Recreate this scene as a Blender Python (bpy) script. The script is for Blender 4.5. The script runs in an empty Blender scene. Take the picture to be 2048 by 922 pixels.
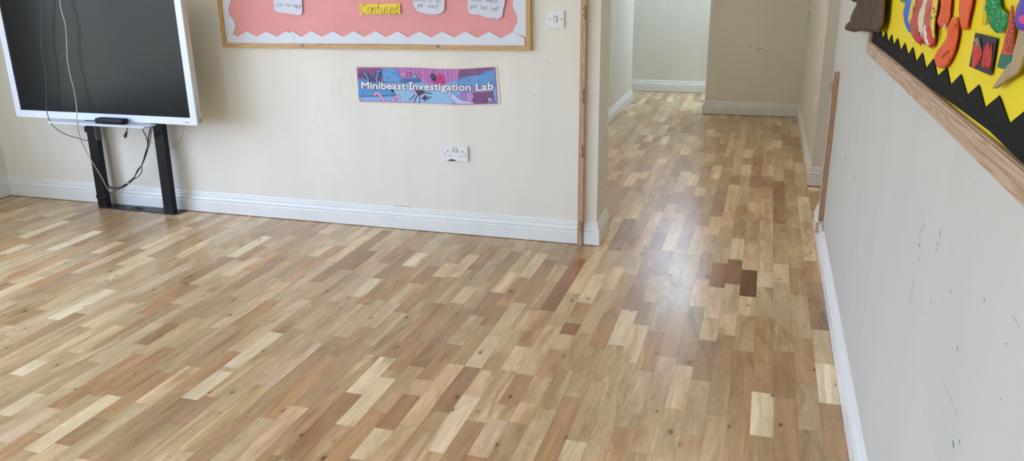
import bpy, bmesh, math, random
from mathutils import Vector, Matrix, noise, geometry
R = random.Random(7)
C = bpy.context.scene.collection
PI = math.pi
# ------------------------------------------------------------------ camera
W, H = 2048, 922
F = 1614.68
CAMH = 1.45
pit, rol, yaw = math.radians(18.28553), math.radians(-.78245), math.radians(-17.23019)
fw = Vector((math.sin(yaw)*math.cos(pit), math.cos(yaw)*math.cos(pit), -math.sin(pit)))
rt0 = Vector((math.cos(yaw), -math.sin(yaw), 0)); up0 = rt0.cross(fw)
rt = math.cos(rol)*rt0 + math.sin(rol)*up0
up = -math.sin(rol)*rt0 + math.cos(rol)*up0
EYE = Vector((0, 0, CAMH))
cam = bpy.data.cameras.new('camera'); co = bpy.data.objects.new('camera', cam); C.objects.link(co)
cam.sensor_width = 36; cam.lens = F/W*36; cam.clip_start = .02; cam.clip_end = 200
M = Matrix((rt, up, -fw)).transposed().to_4x4(); M.translation = EYE
co.matrix_world = M
bpy.context.scene.camera = co
# measured points of the photograph placed on the room's own planes
def ray(x, y): return rt*((x-W/2)/F) + up*(-(y-H/2)/F) + fw
def onz(x, y, z=0): d = ray(x, y); return EYE + d*((z-CAMH)/d.z)
def ony(x, y, Y): d = ray(x, y); return EYE + d*(Y/d.y)
def onx(x, y, X): d = ray(x, y); return EYE + d*(X/d.x)

# ------------------------------------------------------------------ materials
def s2l(c):
    return tuple((v/255/12.92 if v/255 <= .04045 else ((v/255+.055)/1.055)**2.4) for v in c)
def nodes(m):
    m.use_nodes = True; return m.node_tree.nodes, m.node_tree.links
def N(nt, t, **k):
    n = nt.new(t)
    for a, b in k.items():
        if a in n.inputs.keys() if hasattr(n, 'inputs') else False: n.inputs[a].default_value = b
        else: setattr(n, a, b)
    return n
MATS = {}
def mat(name, col, rough=.5, metal=0, spec=.5, var=0, vscale=8, bump=0, bscale=60, stretch=None, coat=0, emit=None, estr=0):
    if name in MATS: return MATS[name]
    m = bpy.data.materials.new(name); nt, lk = nodes(m)
    b = nt['Principled BSDF']; c = s2l(col)
    b.inputs['Base Color'].default_value = (*c, 1); b.inputs['Roughness'].default_value = rough
    b.inputs['Metallic'].default_value = metal; b.inputs['Specular IOR Level'].default_value = spec
    b.inputs['Coat Weight'].default_value = coat
    if emit: b.inputs['Emission Color'].default_value = (*s2l(emit), 1); b.inputs['Emission Strength'].default_value = estr
    tc = nt.new('ShaderNodeTexCoord'); mp = nt.new('ShaderNodeMapping'); lk.new(tc.outputs['Object'], mp.inputs[0])
    if stretch: mp.inputs['Scale'].default_value = stretch
    if var:
        n = nt.new('ShaderNodeTexNoise'); n.inputs['Scale'].default_value = vscale; n.inputs['Detail'].default_value = 5
        lk.new(mp.outputs[0], n.inputs['Vector'])
        r = nt.new('ShaderNodeMapRange'); r.inputs[1].default_value = .3; r.inputs[2].default_value = .7
        r.inputs[3].default_value = 1-var; r.inputs[4].default_value = 1+var*.4
        lk.new(n.outputs['Fac'], r.inputs[0])
        x = nt.new('ShaderNodeVectorMath'); x.operation = 'SCALE'; x.inputs[0].default_value = c
        lk.new(r.outputs[0], x.inputs['Scale']); lk.new(x.outputs[0], b.inputs['Base Color'])
    if bump:
        n2 = nt.new('ShaderNodeTexNoise'); n2.inputs['Scale'].default_value = bscale; n2.inputs['Detail'].default_value = 3
        lk.new(mp.outputs[0], n2.inputs['Vector'])
        bp = nt.new('ShaderNodeBump'); bp.inputs['Strength'].default_value = bump; bp.inputs['Distance'].default_value = .002
        lk.new(n2.outputs['Fac'], bp.inputs['Height']); lk.new(bp.outputs[0], b.inputs['Normal'])
    MATS[name] = m; return m
def wood(name, c1, c2, axis='Z', rough=.45, scale=1):
    if name in MATS: return MATS[name]
    m = bpy.data.materials.new(name); nt, lk = nodes(m); b = nt['Principled BSDF']
    tc = nt.new('ShaderNodeTexCoord'); mp = nt.new('ShaderNodeMapping'); lk.new(tc.outputs['Object'], mp.inputs[0])
    st = {'X': (2.2, 30, 30), 'Y': (14, .75, 26), 'Z': (30, 30, 2.2)}[axis]
    mp.inputs['Scale'].default_value = tuple(v*scale for v in st)
    n = nt.new('ShaderNodeTexNoise'); n.inputs['Scale'].default_value = 1.6; n.inputs['Detail'].default_value = 2.5; n.inputs['Distortion'].default_value = .7
    lk.new(mp.outputs[0], n.inputs['Vector'])
    ml = nt.new('ShaderNodeMath'); ml.operation = 'MULTIPLY'; ml.inputs[1].default_value = 7; lk.new(n.outputs['Fac'], ml.inputs[0])
    fr = nt.new('ShaderNodeMath'); fr.operation = 'PINGPONG'; fr.inputs[1].default_value = .5; lk.new(ml.outputs[0], fr.inputs[0])
    rp = nt.new('ShaderNodeValToRGB'); rp.color_ramp.elements[0].color = (*s2l(c2), 1); rp.color_ramp.elements[1].color = (*s2l(c1), 1)
    rp.color_ramp.elements[0].position = .0; rp.color_ramp.elements[1].position = .28
    lk.new(fr.outputs[0], rp.inputs[0]); lk.new(rp.outputs[0], b.inputs['Base Color'])
    b.inputs['Roughness'].default_value = rough
    MATS[name] = m; return m

def paint(name, col, smear=.05):
    m = bpy.data.materials.new(name); nt, lk = nodes(m); b = nt['Principled BSDF']
    tc = nt.new('ShaderNodeTexCoord'); mp = nt.new('ShaderNodeMapping'); lk.new(tc.outputs['Object'], mp.inputs[0])
    mp.inputs['Scale'].default_value = (3.2, 3.2, .7)
    n = nt.new('ShaderNodeTexNoise'); n.inputs['Scale'].default_value = 1.5; n.inputs['Detail'].default_value = 5; lk.new(mp.outputs[0], n.inputs['Vector'])
    r = nt.new('ShaderNodeMapRange'); r.inputs[1].default_value = .35; r.inputs[2].default_value = .68; r.inputs[3].default_value = 1; r.inputs[4].default_value = 1-smear
    lk.new(n.outputs['Fac'], r.inputs[0])
    x = nt.new('ShaderNodeVectorMath'); x.operation = 'SCALE'; x.inputs[0].default_value = s2l(col)
    lk.new(r.outputs[0], x.inputs['Scale']); lk.new(x.outputs[0], b.inputs['Base Color'])
    b.inputs['Roughness'].default_value = .55; b.inputs['Specular IOR Level'].default_value = .35
    n2 = nt.new('ShaderNodeTexNoise'); n2.inputs['Scale'].default_value = 140; lk.new(tc.outputs['Object'], n2.inputs['Vector'])
    bp = nt.new('ShaderNodeBump'); bp.inputs['Strength'].default_value = .12; bp.inputs['Distance'].default_value = .001
    lk.new(n2.outputs['Fac'], bp.inputs['Height']); lk.new(bp.outputs[0], b.inputs['Normal'])
    MATS[name] = m; return m
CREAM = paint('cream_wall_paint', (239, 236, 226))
CREAMS = paint('cream_wall_paint_grey', (209, 209, 201), .05)  # darker, greyer version of the cream paint, used on the right wall
WHITE = mat('white_gloss_paint', (238, 241, 241), .28, var=.03, vscale=12)
CEIL = mat('ceiling_white', (240, 240, 236), .8)
PLASTIC = mat('white_plastic', (236, 238, 242), .3)
BEZEL = mat('pale_bezel_plastic', (226, 234, 248), .35)
SIDEP = mat('grey_side_plastic', (216, 214, 212), .45)
BLACKM = mat('black_powder_coat', (13, 14, 15), .45, spec=.3, var=.2, vscale=30)
BLACKP = mat('black_plastic', (16, 18, 28), .5, spec=.3)
RUB = mat('black_cable_rubber', (26, 26, 30), .45)
GREYC = mat('grey_cable', (84, 84, 98), .5)
WCAB = mat('white_cable', (206, 200, 186), .5)
GOLD = mat('brass', (190, 150, 80), .3, metal=1)
DARK = mat('dark_hole', (20, 18, 18), .7)
HOLE = mat('screw_hole_brown', (70, 48, 34), .7)
STEEL = mat('screw_steel', (150, 150, 150), .35, metal=1)

# ------------------------------------------------------------------ helpers
def obj(name, bm, m, parent=None, smooth=False):
    me = bpy.data.meshes.new(name)
    bmesh.ops.recalc_face_normals(bm, faces=bm.faces[:]) if bm.faces else None
    bm.to_mesh(me); bm.free(); me.materials.append(m)
    o = bpy.data.objects.new(name, me); C.objects.link(o)
    if parent is not None:
        o.parent = parent; o.matrix_parent_inverse = Matrix.Translation(parent.location).inverted() if not parent.rotation_euler.z else parent.matrix_world.inverted()
    if smooth:
        for p in me.polygons: p.use_smooth = True
    return o
def thing(name, label, cat, loc=(0, 0, 0), group=None):
    o = bpy.data.objects.new(name, None); C.objects.link(o); o.location = loc
    o.empty_display_size = .05
    o['label'] = label; o['category'] = cat
    if group: o['group'] = group
    return o
def tag(o, label, cat, group=None):
    o['label'] = label; o['category'] = cat
    if group: o['group'] = group
    return o
def isles(name, bm, m, parent):
    # every loose piece of bm becomes an object of its own
    seen = set(); bm.verts.ensure_lookup_table(); out = []
    for v in bm.verts:
        if v in seen: continue
        st = [v]; comp = []; seen.add(v)
        while st:
            q = st.pop(); comp.append(q)
            for e in q.link_edges:
                o = e.other_vert(q)
                if o not in seen: seen.add(o); st.append(o)
        nb = bmesh.new(); mp = {q: nb.verts.new(q.co) for q in comp}
        for f in {f for q in comp for f in q.link_faces}: nb.faces.new([mp[q] for q in f.verts])
        out.append(obj(name, nb, m, parent))
    bm.free(); return out
def struct(name, bm, m, parent=None, label=None):
    o = obj(name, bm, m, parent)
    if parent is None: o['kind'] = 'structure'
    if label: o['label'] = label
    return o
def box(bm, a, b, bev=0, seg=2):
    a = Vector(a); b = Vector(b); c = (a+b)/2; d = b-a
    r = bmesh.ops.create_cube(bm, size=1, matrix=Matrix.Translation(c) @ Matrix.Diagonal((abs(d.x), abs(d.y), abs(d.z), 1)))
    if bev:
        es = list({e for v in r['verts'] for e in v.link_edges})
        bmesh.ops.bevel(bm, geom=es, offset=bev, segments=seg, profile=.6, affect='EDGES')
    return bm
def B(a, b, bev=0, seg=2): return box(bmesh.new(), a, b, bev, seg)
def hexa(bm, p):   # p: 8 points, bottom 4 then top 4
    v = [bm.verts.new(q) for q in p]
    for f in ((0,1,2,3), (4,7,6,5), (0,4,5,1), (1,5,6,2), (2,6,7,3), (3,7,4,0)): bm.faces.new([v[i] for i in f])
    return bm
def catmull(pts, n=6):
    pts = [Vector(p) for p in pts]
    if len(pts) < 3: return pts
    P = [pts[0]*2-pts[1]] + pts + [pts[-1]*2-pts[-2]]
    out = []
    for i in range(1, len(P)-2):
        a, b, c, d = P[i-1:i+3]
        for k in range(n):
            t = k/n
            out.append(.5*((2*b)+(c-a)*t+(2*a-5*b+4*c-d)*t*t+(3*b-a-3*c+d)*t**3))
    out.append(pts[-1]); return out
def tube(bm, pts, r, seg=8, smooth=True):
    pts = catmull(pts) if smooth else [Vector(p) for p in pts]
    rings = []; nrm = None
    for i, p in enumerate(pts):
        t = (pts[min(i+1, len(pts)-1)]-pts[max(i-1, 0)]).normalized()
        if nrm is None: nrm = t.orthogonal().normalized()
        nrm = (nrm - t*nrm.dot(t)).normalized(); bn = t.cross(nrm)
        rings.append([bm.verts.new(p+(nrm*math.cos(2*PI*k/seg)+bn*math.sin(2*PI*k/seg))*r) for k in range(seg)])
    for a, b in zip(rings, rings[1:]):
        for k in range(seg): bm.faces.new((a[k], a[(k+1) % seg], b[(k+1) % seg], b[k]))
    bm.faces.new(rings[0][::-1]); bm.faces.new(rings[-1]); return bm
def cyl(bm, c, axis, r, h, seg=20, r2=None):
    q = Vector(axis).to_track_quat('Z', 'Y').to_matrix().to_4x4()
    bmesh.ops.create_cone(bm, cap_ends=True, segments=seg, radius1=r, radius2=r if r2 is None else r2, depth=h, matrix=Matrix.Translation(c) @ q)
    return bm
def sweep(path, prof, closed=False):
    """skirting: path = plan points (walked with the room on the left-hand normal side), prof = (offset from wall, z)"""
    bm = bmesh.new(); n = len(path); rows = []
    for i in range(n):
        p = Vector(path[i]); ns = []
        if i > 0: d = (p-Vector(path[i-1])).normalized(); ns.append(Vector((-d.y, d.x)))
        if i < n-1: d = (Vector(path[i+1])-p).normalized(); ns.append(Vector((-d.y, d.x)))
        if len(ns) == 2:
            m = (ns[0]+ns[1]); m = m/(1+ns[0].dot(ns[1]))
        else: m = ns[0]
        rows.append([bm.verts.new((p.x+m.x*o, p.y+m.y*o, z)) for o, z in prof])
    k = len(prof)
    for a, b in zip(rows, rows[1:]):
        for j in range(k): bm.faces.new((a[j], a[(j+1) % k], b[(j+1) % k], b[j]))
    bm.faces.new(rows[0]); bm.faces.new(rows[-1][::-1]); return bm
PROF = [(0, .004), (.0185, .004), (.0185, .0715), (.0172, .0745), (.013, .0762), (.0155, .079), (.0165, .083), (.0163, .089), (.0145, .094), (.0115, .0985),
        (.0085, .1015), (.0105, .105), (.0108, .110), (.0082, .1145), (.0062, .1155), (.0068, .118), (.0068, .124), (.005, .128), (.0015, .1305), (0, .1305)]

# flat cut-outs: outlines given as 3-D points on a plane, extruded along nrm, optionally puffed
def cutout(bm, pts, nrm, th, puff=0, grid=.008, wr=0, wf=60, sag=.45, ys=.55):
    pts = [Vector(p) for p in pts]; nrm = Vector(nrm).normalized()
    o = sum(pts, Vector())/len(pts)
    u = Vector((0, 0, 1)); u = (u-nrm*u.dot(nrm)).normalized(); w = u.cross(nrm)
    p2 = [Vector(((p-o).dot(w), (p-o).dot(u))) for p in pts]
    n = len(p2); es = [(i, (i+1) % n) for i in range(n)]
    vs = list(p2)
    def dist(q):
        m = 9
        for i, j in es:
            a, b = p2[i], p2[j]; ab = b-a; L = ab.length_squared or 1e-12
            t = max(0, min(1, (q-a).dot(ab)/L)); m = min(m, (q-(a+ab*t)).length)
        return m
    if puff or wr:
        x0 = min(q.x for q in p2); x1 = max(q.x for q in p2); y0 = min(q.y for q in p2); y1 = max(q.y for q in p2)
        y = y0; row = 0
        while y < y1:
            x = x0+(grid/2 if row % 2 else 0)
            while x < x1:
                q = Vector((x, y)); c = False; j = n-1
                for i in range(n):
                    if (p2[i].y > q.y) != (p2[j].y > q.y) and q.x < (p2[j].x-p2[i].x)*(q.y-p2[i].y)/(p2[j].y-p2[i].y)+p2[i].x: c = not c
                    j = i
                if c and dist(q) > grid*.35: vs.append(q)
                x += grid
            y += grid*.87; row += 1
    r = geometry.delaunay_2d_cdt(vs, es, [list(range(n))], 1, 1e-7)
    hs = []
    for q in r[0]:
        h = th
        if puff or wr:
            d = dist(q); e = min(1, d/(sag*.05)) if puff else 0
            h += puff*math.sqrt(max(0, 1-(1-e)**2))
            if wr: h += wr*(noise.noise(Vector((q.x*wf, q.y*wf*ys, o.z*9+o.y*13))))*min(1, d/.006)
        hs.append(h)
    top = [bm.verts.new(o+w*q.x+u*q.y+nrm*h) for q, h in zip(r[0], hs)]
    bot = [bm.verts.new(o+w*q.x+u*q.y) for q in r[0]]
    for f in r[2]:
        bm.faces.new([top[i] for i in f]); bm.faces.new([bot[i] for i in reversed(f)])
    cnt = {}
    for f in r[2]:
        for a, b in zip(f, list(f[1:])+[f[0]]):
            k = (min(a, b), max(a, b)); cnt.setdefault(k, []).append((a, b))
    for k, l in cnt.items():
        if len(l) == 1: a, b = l[0]; bm.faces.new((top[b], top[a], bot[a], bot[b]))
    return bm
def ribbon(bm, pts, w, nrm, th=.0003):
    """one unbroken flat stroke along a polyline"""
    P = []
    for p in pts:
        p = Vector(p)
        if not P or (p-P[-1]).length > 1e-6: P.append(p)
    if len(P) < 2: return bm
    nrm = Vector(nrm).normalized(); rows = []
    e = (P[1]-P[0]).normalized()*w*.3; P[0] = P[0]-e; e = (P[-1]-P[-2]).normalized()*w*.3; P[-1] = P[-1]+e
    for i, p in enumerate(P):
        a = (p-P[i-1]).normalized() if i else (P[1]-p).normalized()
        b = (P[i+1]-p).normalized() if i < len(P)-1 else a
        s1, s2 = a.cross(nrm), b.cross(nrm); m = s1+s2
        m = s1 if m.length < .3 else m/max(1.0, m.dot(m)/2*1.0) if False else (m.normalized()/max(.5, m.normalized().dot(s1)) if m.length >= .3 else s1)
        rows.append([bm.verts.new(q) for q in (p-m*w/2, p+m*w/2, p+m*w/2+nrm*th, p-m*w/2+nrm*th)])
    for x, y in zip(rows, rows[1:]):
        for k in range(4): bm.faces.new((x[k], x[(k+1) % 4], y[(k+1) % 4], y[k]))
    bm.faces.new(rows[0][::-1]); bm.faces.new(rows[-1]); return bm

# ------------------------------------------------------------------ floor: oak three-strip parquet
xs = []
x = -.0205
while x > -.99: xs.append(x); x -= .0697
x = -.996
while x > -6.4: xs.append(x); x -= .0685
xs = xs[::-1]
x = .053
while x < 2.4: xs.append(x); x += .0745
SP = []
def spec(z, lst):
    ox, oy, s = z
    for l in lst:
        a = onz(ox+l[0]/s, oy+l[1]/s); b = onz(ox+l[2]/s, oy+l[3]/s)
        SP.append(((a.x+b.x)/2, min(a.y, b.y), max(a.y, b.y), l[4]))
spec((1200, 400, 1.765), [(525,247,523,342,'R'), (477,210,467,297,'B'), (420,222,410,308,'B'), (485,136,478,208,'P'), (405,58,400,122,'Q'), (580,255,580,307,'P'),
    (165,93,150,160,'Q'), (100,388,50,512,'P'), (148,442,100,575,'Q'), (235,552,215,660,'G'), (298,585,285,740,'Q'), (515,340,520,408,'Q'), (450,402,450,475,'Q'),
    (575,680,575,835,'P'), (790,578,815,720,'P'), (730,140,735,215,'Q'), (630,225,633,292,'Q'), (715,40,718,75,'P'), (650,535,655,690,'D'), (355,280,330,375,'Q'),
    (255,115,240,180,'Q'), (400,498,380,640,'D'), (190,600,170,705,'G'), (600,580,600,680,'O'), (455,478,430,600,'O'), (580,415,570,675,'O'), (735,290,735,345,'D'), (690,240,700,335,'D'),
    (130,340,100,385,'D'), (220,465,140,600,'O'), (660,700,680,920,'O'), (350,700,340,830,'G'), (420,40,410,60,'D')])
spec((700, 460, 1.995), [(572,420,490,545,'P'), (995,176,938,288,'P'), (1110,316,1065,455,'P'), (480,660,335,885,'P'), (293,92,235,145,'P'), (172,290,40,385,'Q'),
    (470,225,435,293,'P'), (738,93,695,190,'P'), (505,100,435,190,'Q'), (380,130,350,187,'Q'), (905,115,840,215,'B'), (840,215,785,322,'B'), (865,370,850,415,'B'), (690,465,640,562,'Q'),
    (605,305,550,382,'D'), (620,165,590,250,'Q'), (720,692,660,770,'Q'), (895,840,850,922,'P'), (130,505,0,650,'P'), (150,590,10,785,'P'), (145,795,60,922,'P'),
    (540,560,490,665,'Q'), (420,595,330,720,'D'), (190,650,130,790,'D'), (120,195,10,265,'P'), (400,455,310,600,'O'), (720,580,640,700,'O'), (560,750,480,900,'K'), (620,720,520,890,'K'),
    (470,545,400,655,'D'), (250,440,160,560,'O'), (300,250,210,330,'O'), (180,440,120,530,'D'), (850,480,800,590,'O'), (930,290,900,350,'O'), (1050,335,980,470,'O'), (320,145,280,215,'D')])
spec((0, 400, 1.766), [(540,203,362,290,'P'), (400,318,195,423,'P'), (940,128,800,200,'P'), (355,110,190,180,'P'), (250,75,90,135,'P'), (175,15,20,65,'Q'), (200,180,80,222,'Q'),
    (790,604,660,702,'P'), (740,743,530,922,'Q'), (400,690,90,885,'P'), (150,567,60,620,'P'), (510,370,290,448,'Q'), (430,445,260,540,'Q'), (950,465,800,590,'P'), (1060,350,830,535,'K'),
    (1090,475,920,612,'K'), (1125,505,935,655,'K'), (125,680,0,760,'P'), (190,735,0,855,'K'), (1030,725,820,922,'Q'), (240,22,150,58,'Q'), (740,153,600,200,'Q'),
    (420,148,350,190,'Q'), (1190,143,1110,200,'P'), (700,592,490,718,'Q'), (700,300,620,330,'D'), (870,60,790,95,'Q'), (620,440,500,510,'D'), (280,400,200,440,'D'), (980,180,880,250,'O'),
    (80,155,0,190,'P'), (700,60,610,110,'Q'), (560,600,420,700,'O'), (340,770,200,860,'D'), (600,340,480,400,'O'), (770,700,650,800,'D'), (160,390,20,440,'D')])
spec((1180, 180, 3.073), [(805,332,800,385,'D'), (968,362,965,418,'P'), (735,238,725,280,'P'), (640,280,605,400,'Q'), (600,65,595,97,'P'), (502,35,490,68,'P'), (445,420,440,458,'P'),
    (588,500,580,543,'P'), (640,518,640,590,'P'), (485,285,465,335,'P'), (375,237,360,278,'P'), (795,680,780,775,'D'), (860,580,850,750,'Q'), (775,778,750,885,'P'), (340,505,330,545,'Q'),
    (1225,205,1230,242,'Q'), (1255,445,1265,495,'Q'), (1290,655,1310,810,'P'), (1175,310,1178,358,'P'), (890,525,890,575,'D'), (925,305,920,348,'Q'), (1000,460,985,525,'P'),
    (1065,460,1075,528,'Q'), (780,262,785,290,'Q'), (1365,598,1370,620,'P'), (340,840,310,920,'P'), (290,700,230,790,'Q'), (740,390,720,440,'Q'), (510,225,500,255,'D'), (600,435,580,495,'D'),
    (1205,490,1215,548,'D'), (1010,530,1010,600,'D'), (1090,530,1090,600,'D'), (1150,560,1160,680,'B'), (1140,680,1150,820,'D'), (1085,670,1080,750,'Q'), (1000,690,990,745,'Q'), (700,600,680,650,'Q')])
PAL = {'P': [(230,208,170), (226,202,161), (233,212,176)], 'Q': [(222,190,146), (218,186,143), (224,194,150)], 'K': [(212,181,145), (216,186,150)], 'R': [(114,70,34)],
       'B': [(150,104,66), (160,112,74)], 'D': [(176,140,102), (168,132,94)], 'O': [(190,150,104), (184,144,98)], 'G': [(196,166,130), (190,160,124)],
       'T': [(201,173,132), (196,166,124), (190,160,118), (204,176,135), (187,156,114), (199,169,127), (206,180,140), (183,150,109), (200,170,125), (194,164,122)]}
def floor_open(a, b): return True
bm = bmesh.new()
cl = bm.loops.layers.float_color.new('tone'); uvl = bm.loops.layers.uv.new('grain')
GAP = .0003
Y0, Y1 = -3.2, 9.9
for i in range(len(xs)-1):
    xa, xb = xs[i], xs[i+1]; xc = (xa+xb)/2
    iv = sorted([(s[1], s[2], s[3]) for s in SP if xa <= s[0] < xb])
    segs = []; y = Y0 - R.random()*.3
    def fill(a, b):
        L = b-a
        if L < .02: return [(a, b, 'T')] if L > .001 else []
        k = max(1, round(L/R.uniform(.30, .48))); cuts = [a+L*(q+ (R.uniform(-.25, .25) if 0 < q < k else 0))/k for q in range(k+1)]
        return [(cuts[q], cuts[q+1], R.choices('TTTQDOO', k=1)[0] if R.random() < .55 else 'T') for q in range(k)]
    for (a, b, t) in iv:
        if a < y+.03: a = y
        if b-a < .06: continue
        segs += fill(y, a); segs.append((a, b, t)); y = b
    segs += fill(y, Y1)
    for a, b, t in segs:
        c = s2l(R.choice(PAL[t])); f = R.uniform(.93, 1.05); f2 = R.uniform(.96, 1.04)
        v = [bm.verts.new((p, q, 0)) for p, q in ((xa+GAP, a+GAP), (xb-GAP, a+GAP), (xb-GAP, b-GAP), (xa+GAP, b-GAP))]
        fc = bm.faces.new(v)
        su, sv = R.uniform(0, 60), R.uniform(0, 60)
        for lp in fc.loops:
            lp[cl] = (min(1, c[0]*f), min(1, c[1]*f), min(1, c[2]*f*f2), 1)
            lp[uvl].uv = (su+lp.vert.co.x-xc, sv+lp.vert.co.y)
fm = bpy.data.materials.new('oak_parquet'); nt, lk = nodes(fm); b = nt['Principled BSDF']
at = nt.new('ShaderNodeVertexColor'); at.layer_name = 'tone'
uv = nt.new('ShaderNodeUVMap'); uv.uv_map = 'grain'
def mapn(sc):
    m = nt.new('ShaderNodeMapping'); m.inputs['Scale'].default_value = sc; lk.new(uv.outputs[0], m.inputs[0]); return m
def mth(op, a, b=None, c=None):
    n = nt.new('ShaderNodeMath'); n.operation = op
    for i, v in enumerate((a, b, c)):
        if v is None: continue
        if isinstance(v, (int, float)): n.inputs[i].default_value = v
        else: lk.new(v, n.inputs[i])
    return n.outputs[0]
def noi(m, sc, det=3, dis=0):
    n = nt.new('ShaderNodeTexNoise'); n.noise_dimensions = '2D'; n.inputs['Scale'].default_value = sc; n.inputs['Detail'].default_value = det; n.inputs['Distortion'].default_value = dis
    lk.new(m.outputs[0], n.inputs['Vector']); return n.outputs['Fac']
cath = noi(mapn((9, 1.5, 1)), 1.7, 2, .5)                 # cathedral rings
rings = mth('PINGPONG', mth('MULTIPLY', cath, 9), .5)
rings = mth('SMOOTH_MIN', mth('MULTIPLY', rings, 2.6), 1, .3)
fine = noi(mapn((210, 6, 1)), 1, 3)
mid = noi(mapn((26, 2.4, 1)), 1, 3, .4)
blot = noi(mapn((7, 3, 1)), 1, 3)
vor = nt.new('ShaderNodeTexVoronoi'); vor.voronoi_dimensions = '2D'; vor.inputs['Scale'].default_value = 1
lk.new(mapn((8.5, 4.6, 1)).outputs[0], vor.inputs['Vector'])
gate = nt.new('ShaderNodeSeparateColor'); lk.new(vor.outputs['Color'], gate.inputs[0])
sizek = mth('MULTIPLY', mth('GREATER_THAN', gate.outputs[0], .66), mth('ADD', .022, mth('MULTIPLY', gate.outputs[1], .05)))
dd = mth('ADD', vor.outputs['Distance'], mth('MULTIPLY', mth('SUBTRACT', mid, .5), .16))
knot = mth('SUBTRACT', 1, mth('SMOOTHSTEP', dd, 0, 1)) if False else None
kr = nt.new('ShaderNodeMapRange'); kr.interpolation_type = 'SMOOTHSTEP'; lk.new(dd, kr.inputs[0]); kr.inputs[1].default_value = 0.01
lk.new(mth('ADD', sizek, .011), kr.inputs[2]); kr.inputs[3].default_value = 1; kr.inputs[4].default_value = 0
knotm = mth('MULTIPLY', kr.outputs[0], mth('GREATER_THAN', sizek, .01))
hr = nt.new('ShaderNodeMapRange'); hr.interpolation_type = 'SMOOTHSTEP'; lk.new(dd, hr.inputs[0]); hr.inputs[1].default_value = 0.02
lk.new(mth('ADD', mth('MULTIPLY', sizek, 3.2), .02), hr.inputs[2]); hr.inputs[3].default_value = 1; hr.inputs[4].default_value = 0
halo = mth('MULTIPLY', hr.outputs[0], mth('GREATER_THAN', sizek, .01))
val = mth('ADD', mth('MULTIPLY', rings, .12), mth('MULTIPLY', fine, .24))
val = mth('ADD', val, mth('MULTIPLY', mid, .52))
val = mth('ADD', val, mth('MULTIPLY', blot, .42))
val = mth('ADD', val, .395)
val = mth('MULTIPLY', val, mth('SUBTRACT', 1, mth('MULTIPLY', halo, .14)))
sr = nt.new('ShaderNodeMapRange'); sr.interpolation_type = 'SMOOTHSTEP'; lk.new(noi(mapn((15, .8, 1)), 1, 2, .25), sr.inputs[0])
for q_, v_ in ((1, .63), (2, .67), (3, 0), (4, .62)): sr.inputs[q_].default_value = v_
sx = nt.new('ShaderNodeMix'); sx.data_type = 'RGBA'; lk.new(sr.outputs[0], sx.inputs[0]); lk.new(at.outputs[0], sx.inputs[6]); 
sv_ = nt.new('ShaderNodeVectorMath'); sv_.operation = 'MULTIPLY'; lk.new(at.outputs[0], sv_.inputs[0]); sv_.inputs[1].default_value = (1.36, 1.42, 1.52); lk.new(sv_.outputs[0], sx.inputs[7])
hw = nt.new('ShaderNodeMapRange'); hw.interpolation_type = 'SMOOTHSTEP'; lk.new(noi(mapn((13, 2.2, 1)), 1, 3, .8), hw.inputs[0])
for q_, v_ in ((1, .52), (2, .74), (3, 0), (4, .75)): hw.inputs[q_].default_value = v_
hx = nt.new('ShaderNodeMix'); hx.data_type = 'RGBA'; lk.new(hw.outputs[0], hx.inputs[0]); lk.new(sx.outputs[2], hx.inputs[6])
hv_ = nt.new('ShaderNodeVectorMath'); hv_.operation = 'MULTIPLY'; lk.new(sx.outputs[2], hv_.inputs[0]); hv_.inputs[1].default_value = (.70, .62, .51); lk.new(hv_.outputs[0], hx.inputs[7])
sc = nt.new('ShaderNodeVectorMath'); sc.operation = 'SCALE'; lk.new(hx.outputs[2], sc.inputs[0]); lk.new(val, sc.inputs['Scale'])
hs = nt.new('ShaderNodeHueSaturation'); lk.new(sc.outputs[0], hs.inputs['Color'])
lk.new(mth('SUBTRACT', 1.22, mth('MULTIPLY', val, .24)), hs.inputs['Saturation'])
mx = nt.new('ShaderNodeMix'); mx.data_type = 'RGBA'; lk.new(mth('MULTIPLY', knotm, .85), mx.inputs[0]); lk.new(hs.outputs[0], mx.inputs[6]); mx.inputs[7].default_value = (*s2l((72, 46, 30)), 1)
lk.new(mx.outputs[2], b.inputs['Base Color'])
n4 = nt.new('ShaderNodeTexNoise'); n4.inputs['Scale'].default_value = 2.3; n4.inputs['Detail'].default_value = 3
tcn = nt.new('ShaderNodeTexCoord'); lk.new(tcn.outputs['Object'], n4.inputs['Vector'])
lk.new(mth('ADD', .20, mth('MULTIPLY', n4.outputs['Fac'], .12)), b.inputs['Roughness'])
b.inputs['Specular IOR Level'].default_value = .5
n5 = nt.new('ShaderNodeTexNoise'); n5.inputs['Scale'].default_value = 9; lk.new(tcn.outputs['Object'], n5.inputs['Vector'])
bp = nt.new('ShaderNodeBump'); bp.inputs['Strength'].default_value = .06; bp.inputs['Distance'].default_value = .004
lk.new(mth('ADD', n5.outputs['Fac'], mth('MULTIPLY', fine, .08)), bp.inputs['Height']); lk.new(bp.outputs[0], b.inputs['Normal'])
fo = obj('floor', bm, fm); fo['kind'] = 'structure'
for p in fo.data.polygons:
    if p.normal.z < 0: p.flip()
struct('floor', B((-6.2, -3.3, -.12), (2.3, 9.9, -.0015)), mat('dark_subfloor', (60, 42, 28), .9))

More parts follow.
